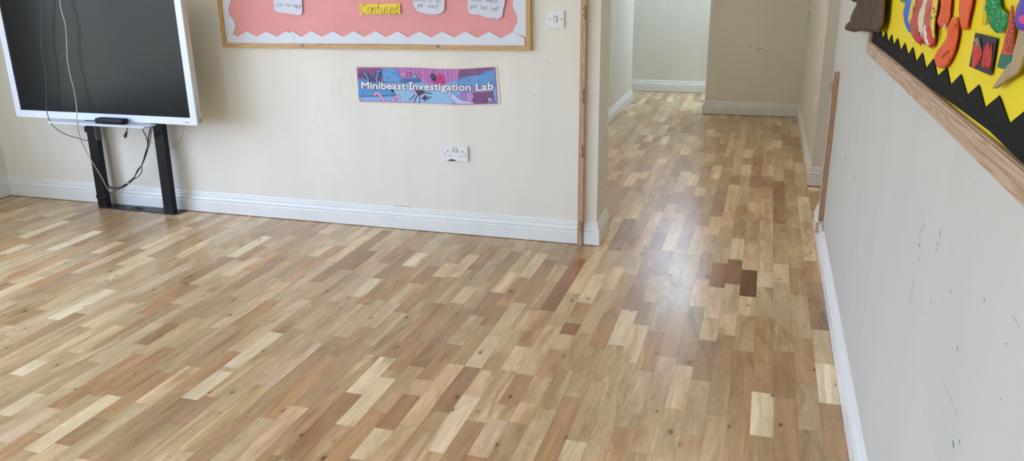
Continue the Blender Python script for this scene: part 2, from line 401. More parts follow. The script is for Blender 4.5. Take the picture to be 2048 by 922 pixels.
# ------------------------------------------------------------------ walls
CH = 2.7
XR, XL = .3646, -4.828
YF, YFB, XST = 4.068, 4.340, -.7865
YB = -2.6
YRE, YS, YC, XC, YFF, XCL, YCL = 4.722, 5.628, 8.248, -.529, 9.612, -1.361, 8.87
wf = struct('wall_front', B((XL-.25, YF, 0), (XST, YFB, CH)), CREAM)
struct('wall_corridor_left', B((XCL-.12, YFB, 0), (XCL, YCL, CH)), CREAM)
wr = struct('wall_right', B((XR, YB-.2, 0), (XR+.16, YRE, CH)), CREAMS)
struct('wall_passage_right', B((XR+.16, YRE-.12, 0), (2.0, YRE, CH)), CREAM)
struct('wall_passage_end', B((2.0, YRE-.12, 0), (2.12, YS+.02, CH)), CREAM)
wd = struct('wall_corridor_right', B((XR, YS, 0), (2.0, YC, CH)), CREAM)
wc = struct('wall_corridor_end', B((XC, YC, 0), (XR+.4, YC+.16, CH)), CREAM)

struct('wall_far_right', B((1.9, YC+.0, 0), (2.05, YFF, CH)), CREAM)
struct('wall_passage_left', B((-5.0, YCL-.12, 0), (XCL-.12, YCL, CH)), CREAM)
struct('ceiling', B((-5.2, -2.9, CH), (2.3, 9.9, CH+.1)), CEIL)
# walls with window openings, out of the picture but where the daylight comes from
def wall_holes(name, fixed, axis, th, a0, a1, holes):
    bm = bmesh.new()
    def bb(p, q, z0, z1):
        if q-p < 1e-4 or z1-z0 < 1e-4: return
        if axis == 'y': box(bm, (fixed-th, p, z0), (fixed, q, z1))
        else: box(bm, (p, fixed-th, z0), (q, fixed, z1))
    c = a0
    for (p, q, z0, z1) in holes:
        bb(c, p, 0, CH); bb(p, q, 0, z0); bb(p, q, z1, CH); c = q
    bb(c, a1, 0, CH)
    return struct(name, bm, CREAM)
LW = [(-2.2, .0, .45, 2.45), (.35, 3.0, .45, 2.45)]
BW = [(-4.3, -2.6, .85, 2.3)]
wall_holes('wall_left', XL, 'y', .25, YB-.2, YF, LW)
wall_holes('wall_back', YB, 'x', .25, XL, XR, BW)
FARW = [(8.95, 9.55, .9, 2.2)]
HIW = [(-1.25, -.35, 1.8, 2.45)]
bm = bmesh.new(); h_ = HIW[0]
for a_, b_ in (((-5.0, 0), (h_[0], CH)), ((h_[0], 0), (h_[1], h_[2])), ((h_[0], h_[3]), (h_[1], CH)), ((h_[1], 0), (2.2, CH))): box(bm, (a_[0], YFF, a_[1]), (b_[0], YFF+.15, b_[1]))
struct('wall_far', bm, CREAM)
wall_holes('wall_far_left', -3.6, 'y', .2, YCL, YFF, FARW)
GL = bpy.data.materials.new('window_glass'); nt, lk = nodes(GL); nt.remove(nt['Principled BSDF'])
tr = nt.new('ShaderNodeBsdfTransparent'); gl = nt.new('ShaderNodeBsdfGlossy'); gl.inputs['Roughness'].default_value = .02
ms = nt.new('ShaderNodeMixShader'); ms.inputs[0].default_value = .06; lk.new(tr.outputs[0], ms.inputs[1]); lk.new(gl.outputs[0], ms.inputs[2])
lk.new(ms.outputs[0], nt['Material Output'].inputs[0])
wn = 0
def window(axis, fixed, th, p, q, z0, z1):
    global wn; wn += 1
    e = bpy.data.objects.new('window_%d' % wn, None); C.objects.link(e); e['kind'] = 'structure'
    m_ = fixed-th*.6
    def bx2(bm, a, b, c, d, t=.035):
        if axis == 'y': box(bm, (m_-t, a, c), (m_+t, b, d), .004)
        else: box(bm, (a, m_-t, c), (b, m_+t, d), .004)
    bm = bmesh.new(); f = .06
    bx2(bm, p, q, z0, z0+f); bx2(bm, p, q, z1-f, z1); bx2(bm, p, p+f, z0+f, z1-f); bx2(bm, q-f, q, z0+f, z1-f)
    k = max(1, round((q-p)/.9))
    for i in range(1, k): c = p+(q-p)*i/k; bx2(bm, c-.03, c+.03, z0+f, z1-f)
    obj('window_frame', bm, WHITE, e)
    bm = bmesh.new(); bx2(bm, p+f, q-f, z0+f, z1-f, .003); obj('window_pane', bm, GL, e)
    bm = bmesh.new()
    if axis == 'y': box(bm, (m_+.036, p-.03, z0-.025), (fixed+.05, q+.03, z0+.004), .005)
    else: box(bm, (p-.03, m_+.036, z0-.025), (q+.03, fixed+.05, z0+.004), .005)
    obj('window_sill', bm, WHITE, e)
for h in LW: window('y', XL, .25, *h)
for h in BW: window('x', YB, .25, *h)
for h in FARW: window('y', -3.6, .2, *h)
window('x', YFF+.15, .15, *HIW[0])

# skirting boards (walked so that the room lies to the left of travel)
SX = -.858   # the timber strip interrupts the front skirting
sk = struct('baseboard_front', sweep([(-.8875, YF), (XL+.0, YF)][::1], PROF), WHITE)
struct('baseboard_stub', sweep([(-1.30, YFB), (XST, YFB), (XST, YF), (-.8535, YF)][::-1][::-1], [(-o, z) for o, z in PROF]) if False else sweep([(-1.2, YFB), (XST, YFB), (XST, YF), (-.8545, YF)], [(-o if False else o, z) for o, z in PROF]), WHITE)
struct('baseboard_left', sweep([(XL, YF-.0), (XL, YB)], PROF), WHITE)
struct('baseboard_right', sweep([(XR, YB), (XR, YRE), (XR+.5, YRE)], PROF), WHITE)
struct('baseboard_corridor_right', sweep([(XR+1.2, YS), (XR, YS), (XR, YC), (XC, YC), (XC, YC+.16)], PROF), WHITE)
struct('baseboard_corridor_left', sweep([(XCL-1.0, YCL), (XCL, YCL), (XCL, YFB+.02)], PROF), WHITE)
struct('baseboard_far', sweep([(1.9, YFF), (-3.5, YFF)], PROF), WHITE)

# ------------------------------------------------------------------ ceiling lamps (out of the picture)
def lamp(x, y, p, col=(1, .95, .86), sx=.6, sy=.6, lab=''):
    t = thing('ceiling_light', lab, 'light', (x, y, CH), 'recessed ceiling light panels')
    fr = bmesh.new()
    for a, b_ in (((x-sx/2, y-sy/2, CH-.02), (x+sx/2, y-sy/2+.03, CH)), ((x-sx/2, y+sy/2-.03, CH-.02), (x+sx/2, y+sy/2, CH)),
                  ((x-sx/2, y-sy/2+.03, CH-.02), (x-sx/2+.03, y+sy/2-.03, CH)), ((x+sx/2-.03, y-sy/2+.03, CH-.02), (x+sx/2, y+sy/2-.03, CH))): box(fr, a, b_)
    obj('lamp_frame', fr, PLASTIC, t)
    m = mat('lamp_diffuser_%s_%s' % (x, y), (255, 255, 255), .6, emit=tuple(int(255*v) for v in col), estr=p)
    obj('lamp_diffuser', B((x-sx/2+.03, y-sy/2+.03, CH-.012), (x+sx/2-.03, y+sy/2-.03, CH-.004)), m, t)
LAMPS = [(-3.2, .8, 0), (-1.2, .8, 0)]
lamp(-.3, 5.5, 9.5, (1, .95, .9), .6, .6, 'unseen ceiling light panel added halfway along the corridor to brighten its walls')  # panel added out of view to lift the dim corridor walls
lamp(-.35, 9.3, 33, (.80, .91, 1), .9, .3, 'recessed ceiling light panel above the far end of the corridor')

# ------------------------------------------------------------------ screws, strips
def toggle(parent, x, z, w=.0125, h=.062, Y=4.04):
    # rounded oblong hardwood block with two screw holes
    bm = bmesh.new(); pts = []
    for k in range(13): a = PI*k/12; pts.append((x+w/2*math.cos(a), Y, z+h/2-w/2+w*.8*math.sin(a)))
    for k in range(13): a = PI+PI*k/12; pts.append((x+w/2*math.cos(a), Y, z-h/2+w/2+w*.8*math.sin(a)))
    cutout(bm, pts, (0, -1, 0), .011)
    o = obj('finger_block', bm, BEECH2, parent)
    s = bmesh.new()
    for dz in (.017, -.015): cyl(s, (x, Y-.0112, z+dz), (0, 1, 0), .0028, .001, 12)
    isles('screw_hole', s, HOLE, o)
BEECH = wood('varnished_beech', (200, 166, 140), (180, 143, 116), 'Z', .4)
BEECH2 = wood('varnished_beech_block', (206, 168, 138), (172, 132, 102), 'Z', .35)
t = thing('wooden_batten', 'long narrow wooden batten fixed upright on the cream wall beside the corridor', 'batten', (-.871, 4.054, 0))
bm = bmesh.new(); hexa(bm, [(-.8855, 4.04, .001), (-.8585, 4.04, .001), (-.8565, YF+.001, .001), (-.887, YF+.001, .001), (-.881, 4.04, 2.1), (-.854, 4.04, 2.1), (-.852, YF+.001, 2.1), (-.8825, YF+.001, 2.1)])
obj('batten_rail', bm, BEECH, t)
for (x_, z) in ((-.8665, 1.218), (-.869, .805), (-.8705, .519), (-.8725, .107)): toggle(t, x_, z)
s = bmesh.new()
for x_, z in ((-.868, 1.151), (-.872, .172), (-.8675, 1.5)): cyl(s, (x_, 4.0395, z), (0, 1, 0), .003, .0014, 12)
isles('screw_hole', s, HOLE, t)
t = thing('wooden_batten', 'short varnished wooden batten fixed upright near the yellow display board', 'batten', (.352, 4.335, .14))
obj('batten_rail', B((.340, 4.31, .150), (XR+.001, 4.345, .921), .0015), wood('varnished_beech_side', (176, 138, 106), (150, 112, 82), 'Z', .4), t)
for zz in (.845, ):
    obj('finger_block', B((.329, 4.318, zz-.028), (.341, 4.335, zz+.028), .0045, 3), BEECH2, t)
obj('finger_block', B((.330, 4.316, .082), (.3455, 4.333, .140), .0045, 3), BEECH2, t)
obj('screw_hole', cyl(bmesh.new(), (.3396, 4.328, .6), (1, 0, 0), .003, .0014, 12), HOLE, t)
# broken filler on the skirting below the batten
bm = bmesh.new()
for k in range(7):
    a = 4.22+.018*k
    bmesh.ops.create_icosphere(bm, subdivisions=1, radius=.009, matrix=Matrix.Translation((.352+R.uniform(-.006, .006), a, .132+R.uniform(-.004, .012))) @ Matrix.Diagonal((1, 1.6, .8, 1)))
obj('filler_lump', bm, mat('old_filler', (226, 220, 210), .8), wr)

# ------------------------------------------------------------------ light switch and sockets
def plate_y(bm, c, w, h, t=.008):
    x, y, z = c; box(bm, (x-w/2, y-t, z-h/2), (x+w/2, y, z+h/2), .0022, 3)
t = thing('light_switch', 'square white light switch on the cream wall between the pink display and the batten', 'light switch', (-1.015, YF, 1.182))
bm = bmesh.new(); plate_y(bm, (-1.015, YF, 1.182), .087, .087); obj('switch_plate', bm, PLASTIC, t)
obj('rocker', B((-1.0225, YF-.0115, 1.169), (-1.0075, YF-.0075, 1.197), .0015), mat('rocker_white', (222, 220, 222), .35), t)
obj('rocker_surround', B((-1.0245, YF-.0086, 1.167), (-1.0055, YF-.0078, 1.199)), mat('grey_gap', (150, 148, 150), .6), t)
for sx in (-.0305, .0305):
    obj('screw', cyl(bmesh.new(), (-1.015+sx, YF-.0085, 1.183), (0, 1, 0), .0036, .0014, 16), mat('screw_cap_grey', (160, 158, 154), .4), t)
sx0, sz0 = -1.5795, .464
t = thing('electric_socket', 'white double electric socket with a broken bottom edge on the cream wall', 'socket', (sx0, YF, sz0))
pts = [(-.0735, .043), (.0735, .043), (.0735, -.043), (.016, -.0425), (.006, -.040), (-.006, -.035), (-.018, -.033), (-.030, -.034), (-.038, -.038), (-.044, -.0425), (-.0735, -.043)]
bm = bmesh.new(); cutout(bm, [(sx0+a, YF-.001, sz0+b_) for a, b_ in pts], (0, -1, 0), .010)
es = [e for e in bm.edges if all(abs(v.co.y-(YF-.011)) < 1e-4 for v in e.verts) and len({round(f.normal.y, 2) for f in e.link_faces}) > 1]
bmesh.ops.bevel(bm, geom=es, offset=.0015, segments=2, affect='EDGES')
obj('socket_plate', bm, PLASTIC, t)
obj('broken_gap', cutout(bmesh.new(), [(sx0+a, YF-.0002, sz0+b_) for a, b_ in ((-.046, -.0435), (-.04, -.036), (-.03, -.0325), (-.015, -.032), (.0, -.036), (.018, -.043))], (0, -1, 0), .004), DARK, t)
for q in (-1, 1):
    cx = sx0+q*.042
    obj('rocker', B((sx0+q*.0095-.0058, YF-.0145, sz0+.006), (sx0+q*.0095+.0058, YF-.0105, sz0+.027), .0012), mat('rocker_cream', (216, 208, 208), .35), t)
    obj('indicator', B((sx0+q*.0095-.0035, YF-.0116, sz0+.030), (sx0+q*.0095+.0035, YF-.0108, sz0+.0325)), mat('grey_red_mark', (120, 104, 108), .5), t)
    bm = bmesh.new()
    box(bm, (cx-.002, YF-.0115, sz0+.008), (cx+.002, YF-.0108, sz0+.0175))
    for s_ in (-1, 1): box(bm, (cx+s_*.011-.003, YF-.0115, sz0-.0155), (cx+s_*.011+.003, YF-.0108, sz0-.0115))
    isles('pin_hole', bm, DARK, t)
    obj('screw', cyl(bmesh.new(), (sx0+q*.0625, YF-.0112, sz0+.001), (0, 1, 0), .003, .0014, 14), mat('screw_dark', (84, 80, 80), .4), t)
# small fittings on the corridor's right wall
p = onx(1631.5, 208, XR)
t = thing('electric_socket', 'small white electric socket low on the right-hand corridor wall above the skirting', 'socket', (XR, p.y, p.z))
obj('socket_plate', B((XR-.010, p.y-.043, p.z-.045), (XR, p.y+.043, p.z+.045), .002), PLASTIC, t)
obj('rocker', B((XR-.0135, p.y-.012, p.z+.008), (XR-.0095, p.y+.002, p.z+.028), .001), PLASTIC, t)
obj('pin_hole', B((XR-.0108, p.y-.004, p.z-.034), (XR-.0098, p.y+.004, p.z-.028)), DARK, t)
p = onx(1655.5, 15, XR)
t = thing('light_switch', 'white switch plate high on the side wall of the corridor', 'light switch', (XR, 5.72, 1.2))
obj('switch_plate', B((XR-.010, p.y-.04, p.z-.003), (XR, p.y+.04, p.z+.085), .002), PLASTIC, t)
obj('rocker', B((XR-.013, p.y-.008, p.z+.03), (XR-.0095, p.y+.008, p.z+.055), .001), MATS['rocker_white'], t)

# ------------------------------------------------------------------ interactive screen, its stand and cables
TX0, TX1, TZ0, TZ1, TY = -4.335, -3.032, .604, 1.380, 3.80
t = thing('interactive_screen', 'large switched-off touch screen with a pale frame before the front wall', 'screen', ((TX0+TX1)/2, 3.83, TZ0))
bz = .0415
bm = bmesh.new()
for a, b_ in (((TX0, TZ0), (TX1, TZ0+bz)), ((TX0, TZ1-bz), (TX1, TZ1)), ((TX0, TZ0+bz), (TX0+bz, TZ1-bz)), ((TX1-bz, TZ0+bz), (TX1, TZ1-bz))):
    box(bm, (a[0], TY, a[1]), (b_[0], TY+.012, b_[1]))
bmesh.ops.remove_doubles(bm, verts=bm.verts[:], dist=1e-5)
obj('bezel', bm, BEZEL, t)
SCR = mat('dark_display_glass', (28, 31, 33), .24, spec=.2)
obj('display', B((TX0+bz, TY+.004, TZ0+bz), (TX1-bz, TY+.011, TZ1-bz)), SCR, t)
obj('display_edge', B((TX0+bz, TY+.0035, TZ0+bz), (TX0+bz+.010, TY+.006, TZ1-bz)), mat('black_display_edge', (6, 8, 16), .3), t)
bm = B((TX0+.001, TY+.012, TZ0+.001), (TX1-.001, TY+.046, TZ1-.001), .003)
cs = obj('casing', bm, SIDEP, t)
box_ = B((TX0+.12, TY+.046, TZ0+.10), (TX1-.12, TY+.085, TZ1-.1), .01); obj('rear_housing', box_, SIDEP, t)
bm = bmesh.new()
for k in range(7): box(bm, (TX1-.002, TY+.016, .692-k*.0115), (TX1+.0006, TY+.024, .6945-k*.0115))
isles('side_port', bm, DARK, t)
obj('corner_latch', B((TX1-.001, TY+.030, .615), (TX1+.002, TY+.043, .640), .001), mat('mauve_grey', (170, 158, 160), .5), t)
obj('badge', B((-3.112, TY-.0008, .6165), (-3.088, TY+.002, .6205), .0005), mat('badge_dark', (60, 62, 68), .4), t)
# pen tray
tr_ = obj('pen_tray', B((-4.0, 3.700, .592), (-3.315, 3.802, .5985), .002), mat('tray_grey', (196, 204, 214), .4), t)
bm = B((-4.0, 3.700, .5985), (-3.315, 3.7045, .606), .001); obj('tray_lip', bm, mat('tray_lip', (206, 212, 218), .4), tr_)
obj('tray_slot', B((-3.46, 3.6992, .600), (-3.40, 3.7003, .6015)), mat('slot_grey', (150, 156, 160), .5), tr_)
# eraser
bm = B((-3.690, 3.738, .5990), (-3.494, 3.79, .6300), .009, 4)
tag(obj('board_eraser', bm, BLACKP, None, True), 'black rounded felt eraser lying on the tray under the dark screen', 'eraser')
# stand
t = thing('screen_stand', 'black metal floor stand with two upright legs under the touch screen', 'stand', (-3.7, 3.98, 0))
def leg(x0, x1, yf):
    bm = bmesh.new(); d = .037; s = .030
    hexa(bm, [(x0, yf, .003), (x1, yf, .003), (x1, yf+d, .003), (x0, yf+d, .003), (x0, yf+s, 1.15), (x1, yf+s, 1.15), (x1, yf+d+s, 1.15), (x0, yf+d+s, 1.15)])
    bmesh.ops.bevel(bm, geom=bm.edges[:], offset=.002, segments=2, affect='EDGES')
    return obj('leg', bm, BLACKM, t)
l1 = leg(-4.001, -3.926, 3.962); l2 = leg(-3.486, -3.413, 3.950)
obj('foot_cap', B((-3.998, 3.960, .002), (-3.929, 3.998, .012), .003), BLACKP, l1)
obj('foot_cap', B((-3.484, 3.948, .002), (-3.415, 3.986, .012), .003), BLACKP, l2)
obj('base_plate', B((-3.985, 3.958, .001), (-3.398, 4.046, .007), .001), mat('base_plate_black', (28, 30, 40), .4), t)
bm = bmesh.new(); z_ = .0073
cyl(bm, (-3.845, 4.0, z_), (0, 0, 1), .010, .001); box(bm, (-3.865, 3.996, z_-.0005), (-3.828, 4.004, z_+.0005))
tube(bm, [(-3.765, 3.985, z_), (-3.75, 4.004, z_), (-3.722, 4.012, z_), (-3.712, 3.998, z_), (-3.728, 3.986, z_), (-3.70, 3.978, z_), (-3.675, 4.0, z_)], .003, 6)
cyl(bm, (-3.525, 3.994, z_), (0, 0, 1), .009, .001); box(bm, (-3.545, 3.988, z_-.0005), (-3.51, 3.995, z_+.0005))
isles('plate_slot', bm, DARK, t)
bm = B((-4.018, 3.975, .485), (-3.995, 4.005, .522), .008, 3); obj('clamp_knob', bm, BLACKP, t)
obj('bracket', B((-3.96, 3.885, .78), (-3.44, 3.965, .86), .003), BLACKM, t)
obj('hinge_plate', B((-3.935, 3.970, .44), (-3.922, 4.012, .535), .003), mat('grey_hinge', (70, 70, 84), .4), t)

def cable(name, pts, r, m, lab, seg=8):
    """pts: (px, py, Y)"""
    bm = tube(bmesh.new(), [ony(a, b_, c) for a, b_, c in pts], r, seg)
    o = obj(name, bm, m, None, True); 
    if lab: tag(o, lab, 'cable')
    return o
cable('grey_cable', [(84,-42,3.757), (83,-20,3.757), (83,10,3.757), (82,40,3.757), (82,75,3.757), (84,105,3.757), (89,128,3.757), (92,155,3.757), (93,190,3.757), (93.5,218,3.757), (96,232,3.757), (100.5,243,3.775),
       (104,249,3.80), (112,257,3.84), (124,265,3.88), (140,272,3.92), (158,277,3.95), (177,282,4.01), (185,286,4.01)], .0023, GREYC, 'thin dark grey cable hanging down the screen beside the white cable')
cable('white_cable', [(119,-42,3.757), (119.5,-15,3.757), (120,0,3.757), (122.5,20,3.757), (128,38,3.757), (131.5,55,3.757), (133.5,85,3.757), (135,120,3.757), (140,148,3.757), (147,175,3.757), (151.5,200,3.757), (154,225,3.735), (153.5,240,3.692), (156,258,3.72),
       (161,278,3.80), (170,298,3.88), (181,318,3.94), (193,338,3.950), (205,358,3.953), (213,374,3.955), (221,384,3.965), (231,386,3.975)], .0024, WCAB, 'thin white cable draped over the dark screen, its tray and one stand leg')
cable('black_cable', [(303,246,3.86), (301,256,3.88), (298,270,3.92), (296,290,3.97), (291,306,3.98), (285,327,3.985), (279,337,3.985), (272,348,3.99), (268,356,3.99), (260,364,3.99), (247,372,3.985), (232,376.5,3.985), (222,375,3.985), (213,366,4.01), (205,360,4.015)], .0036, RUB,
      'thickest black cable sweeping in a curve from under the tray to the left leg')
cable('black_cable', [(284.5,252,3.84), (287,263,3.88), (292,272,3.93), (295,283,3.96), (294.5,297,3.975), (288,318,3.975), (284,330,3.975), (283,344,3.975), (276,354,3.975), (268,358,3.98), (256,369,3.975), (243,376,3.97), (228,383,3.96), (212,392,3.952), (201,396.5,3.950), (194.5,396,3.953), (192.5,392,3.965), (195,389,4.01)], .0029, RUB,
      'black cable running from the tray and looping around the foot of a stand leg')
cable('black_cable', [(306,247,3.87), (303,262,3.9), (300,285,3.97), (294,305,3.975), (286,326,3.975), (275,340,3.98), (270,352,3.985), (264,358,3.985), (252,367,3.98), (238,376,3.98), (218,376.5,3.98), (210,374,4.01)], .0022, RUB,
      'thin black cable lying along the thicker one in the bundle between the legs')
cable('grey_cable', [(282,250,3.86), (289,268,3.93), (297,279,3.99), (305,286,3.99), (313,291,3.99), (325,297,4.005), (340,297,4.02), (349,294,4.03), (357,285,4.03), (364,272,4.03), (367,258,4.02), (368,244,3.98)], .0016, mat('pale_grey_cable', (160, 156, 150), .5),
      'thin pale grey cable crossing behind a stand leg and looping up behind the screen')
cable('grey_cable', [(217,372,3.955), (222,378,3.955), (230,384,3.955), (238,386,3.96), (244,382,3.97), (247,376,3.99)], .0014, MATS['pale_grey_cable'], 'short pale loop of cable hanging beside the foot of the left leg')
bm = bmesh.new()
for a, b_ in (((246,366.5), (266,368)), ((281,330), (283,334))): tube(bm, [ony(*a, 3.972), ony(*b_, 3.972)], .003, 6, False)
for q, l_ in zip(isles('cable_tie', bm, WCAB, None), ('pale tie gripping the lower part of the black cable bundle between the stand legs', 'pale tie gripping the upper part of the black cable bundle between the stand legs')): tag(q, l_, 'cable tie')
t = thing('hdmi_lead', 'short black video lead with a gold plug hanging from under the tray', 'cable', tuple(ony(254, 252, 3.85)))
obj('cord', tube(bmesh.new(), [ony(256, 244, 3.86), ony(255.5, 252, 3.86), ony(254.5, 258, 3.86), ony(253.5, 265, 3.86)], .0025), RUB, t, True)
a, b_ = ony(253.2, 264, 3.86), ony(249.8, 274, 3.86); d = (b_-a).normalized(); s_ = d.cross(Vector((0, 1, 0))).normalized()
def slab(p0, p1, w, th, ch=0):
    bm = bmesh.new(); q = Vector((0, 1, 0))*th/2; e = s_*w/2
    hexa(bm, [p0-e*.6-q, p0+e*.6-q, p0+e*.6+q, p0-e*.6+q, p1-e-q, p1+e-q, p1+e+q, p1-e+q]); bmesh.ops.bevel(bm, geom=bm.edges[:], offset=.0015, segments=2, affect='EDGES'); return bm
obj('plug', slab(a, b_, .019, .010), RUB, t)
obj('plug_tip', slab(b_, b_+d*.009, .013, .005), GOLD, t)

# ------------------------------------------------------------------ writing
def text_bm(bm, body, mapf, off=0, sh=0):
    cu = bpy.data.curves.new('t', 'FONT'); cu.body = body; cu.offset = off; cu.resolution_u = 4
    o = bpy.data.objects.new('t', cu); C.objects.link(o)
    bpy.context.view_layer.update()
    dg = bpy.context.evaluated_depsgraph_get(); me = bpy.data.meshes.new_from_object(o.evaluated_get(dg))
    bpy.data.objects.remove(o); bpy.data.curves.remove(cu)
    xs_ = [v.co.x for v in me.vertices]; x0, x1 = min(xs_), max(xs_)
    vs = [bm.verts.new(mapf((v.co.x-x0)/(x1-x0), v.co.y)) for v in me.vertices]
    for p in me.polygons:
        try: bm.faces.new([vs[i] for i in p.vertices])
        except ValueError: pass
    bpy.data.meshes.remove(me)
    return bm
A_ = {'y': [[(0, 1), (.3, .25), (.5, .1)], [(.75, 1), (.5, .1), (.25, -.6), (0, -.65)]], 'o': [[(.35, 1), (.05, .8), (0, .35), (.25, 0), (.6, .1), (.7, .6), (.35, 1)]],
      'u': [[(0, 1), (.05, .2), (.3, 0), (.6, .3), (.62, 1)], [(.62, 1), (.68, 0)]], 'f': [[(.65, 1.6), (.35, 1.7), (.28, 1), (.25, 0)], [(0, .95), (.6, 1)]],
      'e': [[(.05, .5), (.6, .55), (.5, .95), (.2, .9), (0, .4), (.2, 0), (.6, .1)]], 'l': [[(.15, 1.7), (.15, 0)]], 'h': [[(0, 1.7), (0, 0)], [(0, .6), (.3, 1), (.5, .7), (.52, 0)]],
      'a': [[(.6, .9), (.25, 1), (0, .5), (.2, 0), (.55, .3), (.6, .95), (.68, 0)]], 'p': [[(0, 1), (0, -.7)], [(0, .8), (.4, 1), (.6, .55), (.3, .1), (0, .2)]],
      '?': [[(0, 1.3), (.25, 1.65), (.5, 1.35), (.3, .9), (.25, .5)], [(.25, .12), (.25, 0)]], 'C': [[(.75, 1.5), (.4, 1.7), (.05, 1.3), (0, .5), (.3, 0), (.8, .2)]],
      'n': [[(0, 1), (0, 0)], [(0, .6), (.3, 1), (.5, .8), (.55, 0)]], 's': [[(.5, .95), (.15, .95), (.1, .6), (.45, .4), (.4, .05), (0, .05)]],
      'd': [[(.6, 1.7), (.6, 0)], [(.6, .8), (.25, 1), (0, .5), (.25, 0), (.6, .2)]], 'r': [[(0, 1), (.02, 0)], [(0, .6), (.3, 1), (.5, .9)]], 'i': [[(.15, 1), (.15, 0)], [(.15, 1.4), (.16, 1.5)]],
      'm': [[(0, 1), (0, 0)], [(0, .7), (.25, 1), (.4, .7), (.4, 0)], [(.4, .7), (.65, 1), (.8, .7), (.82, 0)]], 'k': [[(0, 1.7), (0, 0)], [(.5, 1), (.02, .45), (.5, 0)]],
      't': [[(.25, 1.6), (.25, .1), (.5, 0)], [(0, 1.1), (.5, 1.1)]], 'w': [[(0, 1), (.15, 0), (.35, .8), (.55, 0), (.75, 1)]], 'W': [[(0, 1.7), (.2, 0), (.45, 1.2), (.7, 0), (.9, 1.7)]]}
WID = {'m': 1.05, 'i': .4, 'l': .4, 'w': 1.0, 'W': 1.15, 'C': 1.0, ' ': .75}
def handwrite(bm, s, x0, x1, ybase, xh, mapf, nrm, w, wob=.05, slope=0):
    tot = sum(WID.get(c, .85) for c in s); k = (x1-x0)/tot; x = x0
    for c in s:
        if c in A_:
            for st in A_[c]:
                pts = catmull([Vector((a, b_, 0)) for a, b_ in st], 4) if len(st) > 2 else [Vector((a, b_, 0)) for a, b_ in st]
                dy = R.uniform(-wob, wob)*xh
                ribbon(bm, [mapf(x+p.x*k, ybase-(p.y*xh+dy)+slope*(x-x0)) for p in pts], w, nrm)
        x += WID.get(c, .85)*k
    return bm

# ------------------------------------------------------------------ pink pinboard on the front wall
FN = (0, -1, 0)
OAKX = wood('oak_frame_x', (206, 168, 112), (186, 144, 88), 'X', .4)
OAKZ = wood('oak_frame_z', (206, 168, 112), (186, 144, 88), 'Z', .4)
bx0, bx1, bz0, bz1 = -2.980, -1.142, 1.0145, 2.15
tl = .0075  # the board hangs a touch off level
def tz(x): return tl*(x-bx0)/(bx1-bx0)*1.6
t = thing('pinboard', 'large pink pinboard in an oak frame with a white zigzag border', 'pinboard', ((bx0+bx1)/2, YF, bz0))
fwid = .024; YFR = 4.044
bm = bmesh.new(); hexa(bm, [(bx0, YFR, bz0), (bx1, YFR, bz0+tz(bx1)), (bx1, YF, bz0+tz(bx1)), (bx0, YF, bz0), (bx0+fwid, YFR, bz0+fwid), (bx1-fwid, YFR, bz0+fwid+tz(bx1)), (bx1-fwid, YF, bz0+fwid+tz(bx1)), (bx0+fwid, YF, bz0+fwid)])
obj('frame_rail', bm, OAKX, t)
bm = bmesh.new(); hexa(bm, [(bx0, YFR, bz0), (bx0+fwid, YFR, bz0+fwid), (bx0+fwid, YF, bz0+fwid), (bx0, YF, bz0), (bx0, YFR, bz1), (bx0+fwid, YFR, bz1-fwid), (bx0+fwid, YF, bz1-fwid), (bx0, YF, bz1)]); obj('frame_stile', bm, OAKZ, t)
zr = bz0+tz(bx1)
bm = bmesh.new(); hexa(bm, [(bx1-fwid, YFR, zr+fwid), (bx1, YFR, zr), (bx1, YF, zr), (bx1-fwid, YF, zr+fwid), (bx1-fwid, YFR, bz1-fwid), (bx1, YFR, bz1), (bx1, YF, bz1), (bx1-fwid, YF, bz1-fwid)]); obj('frame_stile', bm, OAKZ, t)
obj('frame_rail', B((bx0, YFR, bz1-fwid), (bx1, YF, bz1)), OAKX, t)
PINK = mat('pink_backing_paper', (240, 166, 168), .75, var=.05, vscale=5, bump=.25, bscale=9)
obj('backing_paper', B((bx0+.015, 4.057, bz0+.012), (bx1-.015, YF, bz1-.01)), PINK, t)
TRIM = mat('white_corrugated_trim', (226, 232, 246), .6, bump=.15, bscale=40)
YTR = 4.054
z3 = lambda a, b_: (430+a/6.024, b_/6.024)
z4 = lambda a, b_: (760+a/6.4, b_/6.4)
def cut_px(pts, Y, th, nrm=FN, **k): return cutout(bmesh.new(), [ony(a, b_, Y) for a, b_ in pts], nrm, th, **k)
bot = [z3(*p) for p in ((215,410), (275,443), (388,378), (502,441), (620,378), (745,441), (862,375), (905,394), (928,375), (1045,443), (1160,375), (1295,443), (1418,376), (1550,443), (1672,374), (1803,443), (1938,374), (2048,440))] + \
      [z4(*p) for p in ((88,474), (228,400), (362,477), (508,400), (655,480), (800,403), (950,480), (1100,402), (1248,484), (1400,405), (1550,488), (1706,408), (1722,410), (1852,484), (1856,584))]
pts = bot + [z4(900, 577), z3(2048, 530), z3(1000, 524), z3(150, 524), z3(140, 480), z3(150, 420)]
obj('border_strip', cut_px(pts, YTR, .0016), TRIM, t)
def wavy(pl, outer_x, name='border_strip'):
    P = [ony(a, b_, YTR+.0015) for a, b_ in pl]
    P = catmull(P, 5)
    # the scallop repeats upwards to the top of the board
    rep = [Vector((p.x, p.y, p.z)) for p in P]; hgt = P[-1].z-P[0].z
    z = P[-1].z; base = P[-1]
    while z < bz1-.05:
        for k in range(1, 9):
            rep.append(Vector((base.x+.016*math.sin(PI*2*k/8)*(1 if outer_x < -2 else -1), base.y, z+k*.0125)))
        z += .1
    ring = rep + [Vector((outer_x, YTR+.0015, rep[-1].z)), Vector((outer_x, YTR+.0015, P[0].z-.028))]
    obj(name, cutout(bmesh.new(), ring, FN, .0016), TRIM, t)
